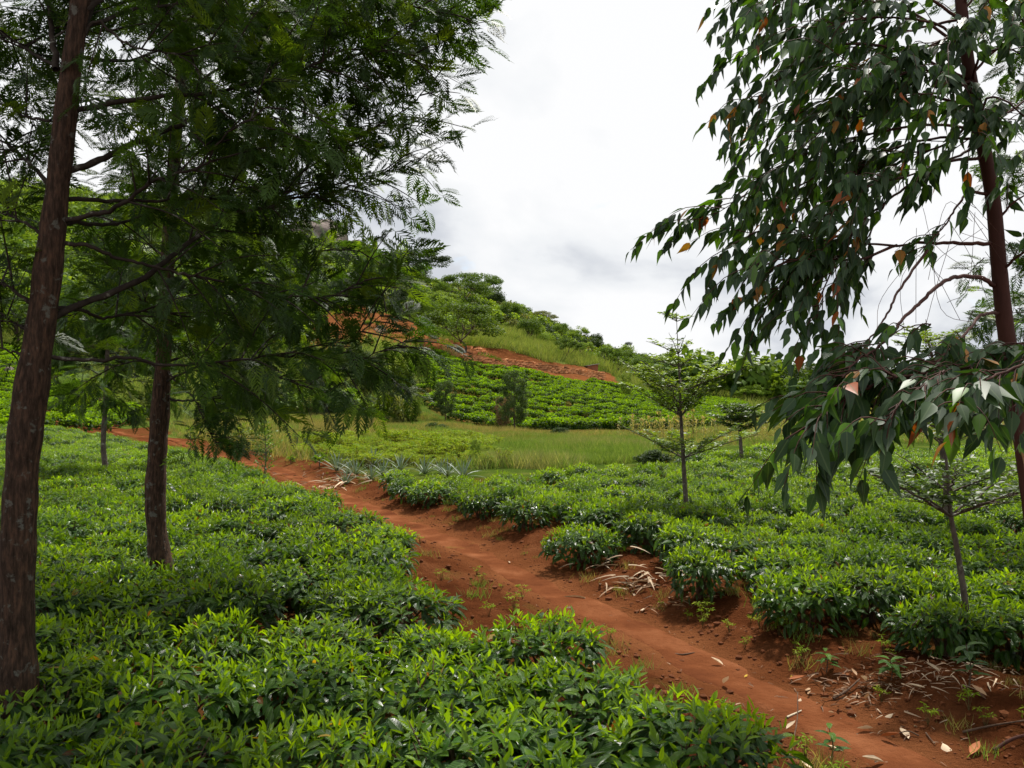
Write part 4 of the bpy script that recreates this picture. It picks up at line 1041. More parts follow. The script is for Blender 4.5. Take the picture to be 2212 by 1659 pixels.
def gum_tree():
    g = np.random.default_rng(77)
    base = E_tr[0].copy(); base[2] = tz(base[0], base[1]) - 0.02
    root = put('gum_tree', None, loc=base, label='tall gum tree with a smooth red brown trunk and drooping dark leaves on the right', category='tree')
    mb = MB(); tp = catmull([base] + list(E_tr[1:]), 8)
    tube(mb, tp - base, np.interp(np.linspace(0, 1, len(tp)), [0, 0.3, 0.6, 0.8, 1], [0.058, 0.046, 0.036, 0.031, 0.010]), 18, wob=0.01)
    put('trunk', mb.mesh('trunk', M_eucb), root)
    L = []   # limb points, r0, r1, bare share, twig length, twig gap, side (preferred twig direction)
    def lb(pts, d0, d1, r0=0.009, r1=0.002, bare=0.25, tl=(0.22, 0.5), gap=0.058, leaf=(0.082, 0.13)):
        pts = [(a + 75 * min(1, max(0, (1850 - a) / 300)) if b < 700 else a, b) for a, b in pts]
        if d1 < 3.7 or d0 < 3.7: pts = [(a + 70 * min(1, max(0, (1950 - a) / 200)), b - 34 * min(1, max(0, (b - 700) / 100))) for a, b in pts]
        L.append(([at(*p) for p in line(pts, d0, d1)], r0, r1, bare, tl, gap, leaf))
    lb([(2075, -20), (1900, -110), (1700, -90), (1560, -10)], DE, 4.7)
    lb([(2082, 50), (1980, -20), (1800, -60), (1660, -20), (1590, 30)], DE, 4.2)
    lb([(2088, 110), (1950, 20), (1750, 0), (1620, 50), (1540, 120)], DE, 4.9)
    lb([(2095, 180), (1950, 110), (1780, 100), (1640, 165), (1535, 240)], DE, 4.4)
    lb([(2105, 230), (1960, 200), (1800, 205), (1650, 262), (1540, 345)], DE, 5.0)
    lb([(2115, 280), (2000, 270), (1850, 296), (1700, 335), (1560, 405), (1455, 475)], DE, 4.5, bare=0.3)
    lb([(2120, 300), (2010, 300), (1860, 350), (1740, 420), (1640, 470)], DE, 5.2)
    lb([(2138, 526), (2061, 526), (1988, 524), (1937, 530), (1769, 520), (1620, 490), (1500, 530)], DE, 4.4, 0.012, 0.002, 0.48)
    lb([(2127, 340), (2047, 351), (1974, 391), (1912, 438), (1850, 486), (1760, 540), (1680, 590), (1610, 640)], DE, 4.2, 0.010, 0.002, 0.42)
    lb([(1850, 486), (1800, 560), (1760, 620), (1735, 690)], 4.35, 4.2, 0.007, 0.002, 0.1)
    lb([(1912, 438), (1880, 500), (1850, 560), (1820, 610)], 4.5, 4.7, 0.006, 0.002, 0.3)
    lb([(2140, 420), (2098, 416), (2080, 427), (2054, 467), (2030, 500), (1985, 545)], DE, 4.4, 0.010, 0.002, 0.5, (0.12, 0.25), 0.11)
    lb([(2098, 170), (2060, 190), (2000, 150), (1900, 170), (1830, 140)], DE, 4.0)
    lb([(2110, 240), (2060, 300), (1990, 330), (1900, 330), (1830, 390)], DE, 4.9)
    lb([(2080, 40), (1990, 60), (1880, 90), (1760, 160), (1700, 220)], DE, 5.3)
    lb([(2090, 120), (2040, 60), (1960, 40), (1860, 40), (1760, 60)], DE, 4.1)
    lb([(2100, 160), (2160, 100), (2240, 60), (2330, 80)], DE, 4.5)
    lb([(2118, 290), (2170, 250), (2250, 200), (2320, 230)], DE, 4.9)
    lb([(2150, 480), (2200, 430), (2270, 400)], DE, 4.5, gap=0.12)
    lb([(2160, 590), (2220, 540), (2290, 530)], DE, 4.3, gap=0.14)
    lb([(2080, 20), (2150, -40), (2250, -60)], DE, 4.6)
    lb([(2095, 170), (2010, 150), (1900, 240), (1800, 260), (1720, 300)], DE, 4.3)
    lb([(2112, 270), (2050, 230), (1960, 240), (1880, 240)], DE, 5.2)
    lb([(2120, 310), (2060, 340), (1960, 380), (1880, 400), (1790, 470)], DE, 4.1)
    lb([(2070, -40), (1960, -60), (1850, 20), (1760, 80)], DE, 5.0)
    lb([(1937, 530), (1860, 560), (1780, 560), (1680, 560), (1560, 570)], 4.5, 4.1, bare=0.1)
    lb([(1850, 300), (1780, 360), (1690, 400), (1600, 440)], 4.6, 4.9, bare=0.1)
    lb([(2080, 60), (2030, 90), (1980, 110), (1930, 150)], DE, 4.2)
    lb([(2100, 180), (2120, 120), (2190, 110), (2260, 170)], DE, 4.1)
    lb([(2112, 260), (2140, 210), (2200, 240), (2260, 330)], DE, 4.2)
    lb([(2078, 20), (2110, -40), (2180, 10), (2240, 80)], DE, 4.2)
    lb([(2090, 100), (2060, 80), (2040, 130), (2010, 210)], DE, 4.1, bare=0.1)
    lb([(2100, 200), (2080, 180), (2110, 240), (2090, 320)], DE, 4.2, bare=0.1)
    # boughs that reach down and towards the viewer
    lb([(2150, 618), (2116, 600), (2061, 599), (2025, 617), (1985, 658), (1944, 694), (1915, 727), (1857, 785), (1800, 812), (1750, 850)], DE, 3.1, 0.013, 0.003, 0.72, (0.12, 0.28), 0.035)
    lb([(2003, 541), (1944, 621), (1908, 665), (1871, 709), (1820, 770), (1770, 800)], 4.4, 3.4, 0.008, 0.002, 0.75, (0.12, 0.25), 0.035)
    lb([(2158, 676), (2120, 680), (2098, 712), (2069, 760), (2040, 800), (2000, 850)], DE, 3.2, 0.010, 0.003, 0.5, (0.12, 0.25), 0.05)
    lb([(2400, 700), (2260, 770), (2140, 815), (2040, 835), (1930, 850), (1830, 872), (1740, 905), (1680, 950)], 3.5, 2.85, 0.010, 0.003, 0.18, (0.14, 0.34), 0.026, (0.085, 0.13))
    lb([(2040, 835), (1990, 870), (1930, 910), (1890, 950)], 3.0, 2.75, 0.005, 0.002, 0.0, (0.12, 0.26), 0.028, (0.085, 0.13))
    lb([(2300, 790), (2190, 830), (2120, 860), (2080, 905)], 3.2, 2.6, 0.007, 0.002, 0.1, (0.12, 0.26), 0.04, (0.085, 0.13))
    lb([(2380, 800), (2280, 860), (2200, 900), (2160, 950)], 3.4, 3.0, 0.007, 0.002, 0.1, (0.12, 0.22), 0.09, (0.09, 0.13))
    lb([(1930, 850), (1870, 830), (1800, 850), (1720, 880), (1670, 905)], 3.0, 3.2, 0.005, 0.002, 0.0, (0.12, 0.26), 0.028, (0.085, 0.13))
    lb([(1990, 720), (2010, 700), (1960, 710), (1905, 740)], 3.6, 3.4, 0.004, 0.002, 0.0, (0.10, 0.18), 0.12)
    FP, FD, FN, FS, FK = [], [], [], [], []
    tw = MB()
    for (pts, r0, r1, bare, tl, gap, leaf) in L:
        P = catmull(np.array(pts), 6); n = len(P); P[1:-1] += g.normal(0, 0.0025, (n - 2, 3))
        LL = seglen(P)[-1]
        lm = MB(); tube(lm, P - base, np.linspace(r0, r1, n), 6); put('branch', lm.mesh('branch', M_eucb), root)
        s = bare * LL
        while s <= LL:
            p, t, _ = along(P, min(s, LL))
            side = g.normal(size=3); side = unit(side - t * (side @ t))
            d = unit(t * g.uniform(0.5, 1.0) + side * np.array([1, 1, 0.7]) * g.uniform(0.3, 0.9) + np.array([-0.30, 0, -0.02]))
            TL_ = g.uniform(*tl)
            q = catmull(np.array([p, p + d * TL_ * 0.5 + [0, 0, 0.03 * TL_], p + d * TL_ * 0.92 - [0, 0, 0.22 * TL_]]), 3)
            tube(tw, q - base, np.linspace(0.0030, 0.0010, len(q)), 4, (1, 1, 1), cap=False)
            m = max(3, int(TL_ / 0.034)); ss = np.linspace(0.15, 1, m) * seglen(q)[-1]
            pp, tt, _ = along(q, ss)
            ra = g.normal(size=(m, 3)); ra[:, 2] *= 0.3
            dd = unit(tt * 0.5 + unit(ra) * 0.5 + np.array([-0.12, 0, -1.0]) * g.uniform(0.25, 1.05, (m, 1)))
            out_ = np.cross(dd, np.array([0, 0, 1.0])); nn = np.cross(out_, dd) + g.normal(0, 0.55, (m, 3))
            FP.append(pp); FD.append(dd); FN.append(nn); FS.append(g.uniform(*leaf, m) * np.where(ss > 0.9 * ss[-1], 0.8, 1))
            k = g.choice(5, m, p=[0.56, 0.335, 0.09, 0.009, 0.006])
            FK.append(k); s += gap * g.uniform(0.7, 1.3)
    FP, FD, FN, FS, FK = np.vstack(FP), np.vstack(FD), np.vstack(FN), np.concatenate(FS), np.concatenate(FK)
    # old leaves turn orange mostly low in the crown
    low = (FP[:, 2] < 2.9) & (g.random(len(FS)) < 0.02); FK = np.where(low, g.integers(3, 5, len(FS)), FK)
    Rm = frames(FD, FN); T = g.integers(0, 3, len(FS))
    put('twigs', tw.mesh('twigs', M_eucb), root, kind='stuff')
    # bare hanging tendrils
    vb = MB()
    for k in range(16):
        a = at(g.uniform(1960, 2140), g.uniform(420, 560), g.uniform(4.3, 4.8)); b = a + np.array([g.uniform(-0.35, 0.35), g.uniform(-0.1, 0.1), -g.uniform(0.25, 0.7)])
        mid = (a + b) / 2 + g.normal(0, 0.1, 3); tube(vb, catmull(np.array([a, mid, b]), 5) - base, 0.0016, 3, cap=False)
    put('bare_tendrils', vb.mesh('bare_tendrils', M_eucb), root, kind='stuff')
    px, py = pix(FP[:, 0], FP[:, 1], FP[:, 2]); vis = np.where((px > 1400) & (px < 2212) & (py > 0) & (py < 1100))[0]
    cand = vis[np.argsort(FP[vis, 1] / FS[vis])][:300]
    sel = np.zeros(len(FS), bool); sel[cand] = True
    cols = np.array(GUMCOL)[FK] * g.uniform(0.8, 1.25, (len(FS), 1))
    mb = MB()
    for k in range(3):
        m = (~sel) & (T == k); scatter(mb, T_gum[k], FP[m] - base, Rm[m], FS[m], cols[m])
    f = put('foliage', mb.mesh('foliage', M_euc), root); f['kind'] = 'stuff'
    for i in cand:
        o = put('leaf', GUM_M[(int(T[i]), int(FK[i]))], root)
        if FK[i] >= 3: o['label'] = 'withered orange gum leaf'
        o.matrix_local = Matrix(np.vstack([np.hstack([Rm[i] * FS[i], (FP[i] - base)[:, None]]), [0, 0, 0, 1]]).tolist())
    print('gum leaves', len(FS))
gum_tree()

# ------------------------------------------------------------------ tiered saplings
T_round = leaf_tmpl(w=0.5, prof=[0.10, 0.55, 1.0, 0.75, 0.0], segs=[0, 0.25, 0.6, 0.85, 1.0], fold=0.2, droop=0.15, petiole=0.05)
def tiered(label, base, trunk, tr, tiers, seed, leaf=(0.04, 0.07), col=((0.075, 0.135, 0.018), (0.18, 0.27, 0.04)), group='tiered saplings among the tea', gapf=1.0):
    g = np.random.default_rng(seed); base = np.asarray(base)
    root = put('tiered_sapling', None, loc=base, label=label, category='sapling', group=group)
    mb = MB(); tp = catmull(np.array(trunk), 6); tube(mb, tp - base, np.interp(np.linspace(0, 1, len(tp)), np.linspace(0, 1, len(tr)), tr), 10, wob=0.02)
    put('trunk', mb.mesh('trunk', M_bark2), root)
    FP, FD, FN, FS, FC = [], [], [], [], []
    for (z, rad, rise, nb, dens, a0) in tiers:
        i = np.argmin(abs(tp[:, 2] - z)); p0 = tp[i]; bm_ = MB()
        for b in range(nb):
            a = a0 + b * 2 * math.pi / nb + g.normal(0, 0.22); Lr = rad * g.uniform(0.6, 1.22); up = rise * g.uniform(0.6, 1.3)
            d = np.array([math.cos(a), math.sin(a), 0]); sd_ = np.array([-d[1], d[0], 0])
            n = 9; f = np.linspace(0, 1, n)
            P = p0 + d * (Lr * f)[:, None] + np.array([0, 0, 1]) * (up * (0.75 * f + 0.25 * np.sin(f * math.pi * 0.5)))[:, None]
            zig = (np.arange(n) % 2 - 0.5) * 0.035 * Lr; P = P + sd_ * zig[:, None]; P[0] = p0
            tube(bm_, P - base, np.linspace(0.0095, 0.0028, n) * (0.6 + 0.5 * rad), 5)
            step = 0.085 * gapf
            for s in np.arange(0.16 * Lr, Lr * 1.05, step):
                p, t, LL = along(P, min(s, seglen(P)[-1]))
                for sg in (-1, 1):
                    if g.random() > dens: continue
                    l2 = g.uniform(0.18, 0.46) * (1 - 0.5 * s / Lr) * rad
                    dd = unit(d * 0.55 + sg * sd_ * g.uniform(0.4, 1) + np.array([0, 0, g.uniform(0.05, 0.45)]))
                    q = np.array([p, p + dd * l2 * 0.5 + g.normal(0, 0.01, 3), p + dd * l2 + [0, 0, 0.04 * l2]])
                    tube(bm_, q - base, [0.0032, 0.0024, 0.0014], 3, cap=False)
                    nr = max(2, int(l2 / 0.045))
                    for w in np.linspace(0.3, 1.0, nr):
                        c = q[0] + (q[2] - q[0]) * w + [0, 0, 0.012]
                        m = 5; th = g.uniform(0, 6.28) + np.arange(m) * 1.26
                        dv = np.stack([np.cos(th), np.sin(th), g.uniform(0.05, 0.7, m)], 1)
                        FP.append(np.repeat(c[None], m, 0)); FD.append(unit(dv)); FN.append(np.array([0, 0, 1.0]) + g.normal(0, 0.35, (m, 3)))
                        FS.append(g.uniform(*leaf, m)); tt = g.random((m, 1)); FC.append((1 - tt) * np.array(col[0]) + tt * np.array(col[1]))
        put('branch', bm_.mesh('branch_tier', M_bark2), root)
    FP, FD, FN, FS, FC = np.vstack(FP), np.vstack(FD), np.vstack(FN), np.concatenate(FS), np.vstack(FC)
    mb = MB(); scatter(mb, T_round, FP - base, frames(FD, FN), FS, FC)
    put('foliage', mb.mesh('foliage', M_term), root)
    print(label[:30], len(FS))
D1 = 11.0
b1 = at(1486, 1130, D1); b1[2] = tz(b1[0], b1[1]) - 0.02
tiered('tall tiered sapling with flat layers of small leaves in the right field', b1,
       [b1, at(1480, 1060, D1), at(1476, 990, D1), at(1471, 900, D1), at(1469, 846, D1), at(1465, 765, D1), at(1461, 680, D1)], [0.036, 0.032, 0.027, 0.021, 0.015, 0.008, 0.003],
       [(zat(985, D1), 0.92, 0.33, 6, 0.72, 0.2), (zat(903, D1), 0.72, 0.50, 5, 0.55, 0.7), (zat(900, D1), 0.86, 0.75, 5, 0.5, 0.35), (zat(870, D1), 0.92, 0.62, 4, 0.5, 0.1), (zat(842, D1), 1.05, 0.45, 5, 0.5, 0.05), (zat(790, D1), 0.42, 0.22, 5, 0.75, 0.5), (zat(768, D1), 0.35, 0.28, 4, 0.5, 0.2), (zat(700, D1), 0.23, 0.10, 4, 0.6, 0.1)], 5)
D2 = 21.0
b2 = at(1604, 1015, D2); b2[2] = tz(b2[0], b2[1]) - 0.02
tiered('small tiered sapling with one dense flat crown at the back of the right field', b2, [b2, at(1600, 960, D2), at(1598, 925, D2), at(1597, 870, D2)], [0.05, 0.045, 0.04, 0.01],
       [(zat(930, D2), 0.55, 0.25, 6, 1.0, 0.2), (zat(915, D2), 0.8, 0.30, 6, 1.0, 0.7), (zat(900, D2), 0.75, 0.25, 6, 0.9, 0.1), (zat(885, D2), 0.4, 0.15, 5, 0.9, 0.1)], 6, leaf=(0.06, 0.1), col=((0.04, 0.075, 0.016), (0.07, 0.13, 0.02)), gapf=1.3)
D3 = 5.5
b3 = at(2093, 1400, D3); b3[2] = tz(b3[0], b3[1]) - 0.02
tiered('thin grey sapling among the nearest right tea bushes, its branches spreading below the gum leaves', b3,
       [b3, at(2087, 1320, D3), at(2069, 1195, D3), at(2054, 1115, D3), at(2048, 1040, D3), at(2040, 960, D3), at(2028, 900, D3)], [0.024, 0.021, 0.018, 0.015, 0.011, 0.008, 0.005],
       [(zat(1113, D3), 0.80, 0.36, 7, 0.8, 0.35), (zat(1060, D3), 0.5, 0.25, 4, 0.6, 0.8), (zat(960, D3), 0.35, 0.2, 4, 0.6, 0.1)], 7, leaf=(0.034, 0.056), col=((0.04, 0.075, 0.018), (0.07, 0.125, 0.022)))
D4 = 10.0
b4 = at(2048, 1175, D4); b4[2] = tz(b4[0], b4[1]) - 0.02
tiered('tall thin sapling partly hidden behind the hanging gum leaves at right', b4,
       [b4, at(2043, 1040, D4), at(2030, 930, D4), at(2026, 850, D4), at(2015, 780, D4), at(2004, 730, D4), at(2000, 690, D4)], [0.040, 0.036, 0.03, 0.024, 0.016, 0.010, 0.004],
       [(zat(925, D4), 0.7, 0.4, 5, 0.7, 0.3), (zat(850, D4), 0.7, 0.5, 5, 0.7, 0.6), (zat(770, D4), 0.55, 0.25, 5, 0.8, 0.2), (zat(735, D4), 0.4, 0.12, 5, 0.8, 0.2)], 8)
# ------------------------------------------------------------------ trees and bushes farther off
T_rh = Tmpl([(0, 0, 0), (-0.36, 0.5, 0.05), (0.36, 0.5, 0.05), (0, 1, -0.18)], [(0, 2, 1), (1, 2, 3)])
T_sl = Tmpl([(0, 0, 0), (-0.13, 0.45, 0.02), (0.13, 0.45, 0.02), (0, 1, -0.12)], [(0, 2, 1), (1, 2, 3)])
PAL = {'mid': ((0.050, 0.100, 0.013), (0.11, 0.18, 0.022)), 'light': ((0.10, 0.175, 0.018), (0.19, 0.28, 0.035)), 'dark': ((0.020, 0.042, 0.010), (0.042, 0.075, 0.016)),
       'blue': ((0.028, 0.052, 0.018), (0.062, 0.10, 0.030)), 'olive': ((0.085, 0.11, 0.028), (0.16, 0.18, 0.05)), 'pink': ((0.13, 0.080, 0.055), (0.21, 0.15, 0.10)), 'fern': ((0.085, 0.15, 0.020), (0.17, 0.235, 0.04))}
_far = {}
def far_kind(kind, pal, seed, n=2400):
    """(trunk mesh, crown mesh, joined mesh), one unit high and about one unit wide, standing on the origin"""
    key = (kind, pal, seed, n)
    if key in _far: return _far[key]
    g = np.random.default_rng(hash(kind) % 1 + seed * 17 + len(kind)); c0, c1 = map(np.array, PAL[pal])
    tr = MB(); P, Nn, D, S, C = [], [], [], [], []
    lobes = []
    if kind == 'round':
        for k in range(22):
            v = rdir(1)[0] if False else unit(g.normal(size=3)); v[2] = abs(v[2]) * 1.0 - 0.25
            lobes.append((np.array([v[0] * 0.33, v[1] * 0.33, 0.60 + v[2] * 0.30]), g.uniform(0.10, 0.19), 0.85))
        lobes.append((np.array([0, 0, 0.6]), 0.26, 1.0)); fork = 0.22; T, ls = T_rh, (0.028, 0.055)
    elif kind == 'acacia':
        for k in range(38):
            a = g.uniform(0, 6.28); r = 0.52 * math.sqrt(g.random()); z = 0.93 - 0.55 * (r / 0.55) ** 2 * g.uniform(0.5, 1.0) + g.normal(0, 0.03) - 0.12 * (g.random() < 0.3)
            lobes.append((np.array([r * math.cos(a), r * math.sin(a), z]), g.uniform(0.09, 0.16), 0.48))
        fork = 0.27; T, ls = T_rh, (0.032, 0.062)
    elif kind == 'grev':
        for k in range(34):
            z = 0.20 + 0.78 * (k + g.random()) / 34; w = 0.30 * math.sin(math.pi * min(1, 0.16 + 0.80 * (z - 0.16))) ** 0.8; a = k * 2.4
            r = w * math.sqrt(g.uniform(0.15, 1)); lobes.append((np.array([r * math.cos(a), r * math.sin(a), z]), g.uniform(0.055, 0.115), 0.8))
        fork = 0.95; T, ls = T_sl, (0.05, 0.085)
    elif kind == 'tall':
        for k in range(26):
            z = 0.32 + 0.66 * g.random(); w = 0.20 * math.sin(math.pi * (z - 0.22) / 0.86) + 0.05; a = g.uniform(0, 6.28); r = w * math.sqrt(g.random())
            lobes.append((np.array([r * math.cos(a), r * math.sin(a), z]), g.uniform(0.06, 0.12), 0.75))
        fork = 0.5; T, ls = T_rh, (0.025, 0.05)
    elif kind == 'open':
        for k in range(15):
            v = unit(g.normal(size=3)); v[2] = abs(v[2]) - 0.3
            lobes.append((np.array([v[0] * 0.42, v[1] * 0.42, 0.64 + v[2] * 0.33]), g.uniform(0.09, 0.15), 0.6))
        fork = 0.2; T, ls = T_rh, (0.026, 0.05)
    else:   # shrub
        for k in range(16):
            v = unit(g.normal(size=3)); v[2] = abs(v[2])
            lobes.append((np.array([v[0] * 0.36, v[1] * 0.36, 0.22 + v[2] * 0.50]), g.uniform(0.16, 0.28), 0.9))
        fork = 0.05; T, ls = T_rh, (0.05, 0.10)
    vol = np.array([l[1] ** 2 for l in lobes]); cnt = (n * vol / vol.sum()).astype(int)
    for (c, r, fl), m in zip(lobes, cnt):
        v = unit(g.normal(size=(m, 3))); rad = r * g.uniform(0.35, 1.12, (m, 1)) ** 0.7
        p = c + v * rad * np.array([1, 1, fl]); P.append(p)
        nn = v * np.array([1, 1, 1.0]) * 0.7 + np.array([0, 0, 0.55]) + g.normal(0, 0.45, (m, 3)); Nn.append(nn)
        d = g.normal(size=(m, 3)) + v * 0.6 - np.array([0, 0, 0.9 if kind == 'grev' else 0.25]); D.append(unit(d)); S.append(g.uniform(*ls, m) * (2400 / n) ** 0.4)
        t = np.clip(g.random() * 0.5 + g.random((m, 1)) * 0.6, 0, 1); C.append((1 - t) * c0 + t * c1)
    P, Nn, D, S, C = np.vstack(P), np.vstack(Nn), np.vstack(D), np.concatenate(S), np.vstack(C)
    cr = MB(); scatter(cr, T, P, frames(D, Nn), S, C)
    rt = 0.015 if kind == 'acacia' else 0.019 if kind in ('round', 'open') else 0.013
    top = np.array([g.normal(0, 0.02), g.normal(0, 0.02), fork])
    tube(tr, catmull(np.array([[0, 0, -0.04], [g.normal(0, 0.015), g.normal(0, 0.015), fork * 0.5], top]), 4), np.linspace(rt * 1.25, rt * (0.3 if kind == 'grev' else 0.85), 9), 7)
    if kind != 'grev':
        grp = {}
        for c, r, fl in lobes: grp.setdefault(int((math.atan2(c[1], c[0]) + math.pi) / 6.2832 * 4.99), []).append(c)
        for cs in grp.values() if kind in ('acacia', 'open') else ():
            ce = np.mean(cs, 0); s0 = top * np.array([1, 1, g.uniform(0.8, 1.0)]); hub = s0 + (ce - s0) * 0.55 + g.normal(0, 0.02, 3)
            tube(tr, catmull(np.array([s0, s0 + (hub - s0) * 0.5 + [0, 0, -0.02], hub]), 3), np.linspace(rt * 0.6, rt * 0.34, 7), 5)
            for c in cs:
                tube(tr, catmull(np.array([hub, hub + (c - hub) * 0.5 + g.normal(0, 0.012, 3), c]), 2), np.linspace(rt * 0.3, rt * 0.1, 5), 4)
        for c, r, fl in (() if kind in ('acacia', 'open') else lobes[::2]):
            mid = top + (c - top) * 0.5 + np.array([0, 0, -0.06 if kind == 'acacia' else 0.0]) + g.normal(0, 0.015, 3)
            s0 = top * np.array([1, 1, g.uniform(0.75, 1.0)])
            tube(tr, catmull(np.array([s0, mid, c]), 3), np.linspace(rt * 0.55, rt * 0.12, 7), 5)
    else:
        for c, r, fl in lobes[::2]:
            tube(tr, [(0, 0, c[2] - 0.04), tuple(c)], [rt * 0.35, rt * 0.1], 4)
    both = MB(); 
    for a in ('v', 't', 'q', 'c', 'u', 'tm', 'qm'): setattr(both, a, list(getattr(cr, a)))
    off = both.n = cr.n
    both.v += tr.v; both.c += tr.c; both.u += tr.u; both.n += tr.n; both.t += [t + off for t in tr.t]; both.q += [q + off for q in tr.q]; both.tm += [a + 1 for a in tr.tm]; both.qm += [a + 1 for a in tr.qm]
    _far[key] = (tr.mesh(kind + '_trunk', M_farbark), cr.mesh(kind + '_crown', M_far), both.mesh(kind + '_tree', [M_far, M_farbark]))
    return _far[key]
def stand(name, cat, px, by, ty, wpx, kind, pal, seed, label, D=None, group=None, n=2400):
    if D is None: p = ground_at(px, by)
    else:
        p = at(px, by, D); zt = tz(p[0], p[1]); 
        if zt > p[2] or zt < p[2] - 0.6: p[2] = zt
    H = p[1] * (by - ty) / F; W = p[1] * wpx / F * (1.4 if kind == 'grev' else 1.0)
    tr, cr, _ = far_kind(kind, pal, seed, n)
    o = put(name, None, loc=p, rot=(0, 0, rng.uniform(0, 6.28)), scale=(W, W, H), label=label, category=cat, group=group)
    put('trunk', tr, o); put('crown', cr, o)
    return o
V = 'trees below the tea slope'; Hh = 'trees on the hillside'; W_ = 'trees of the far treeline'
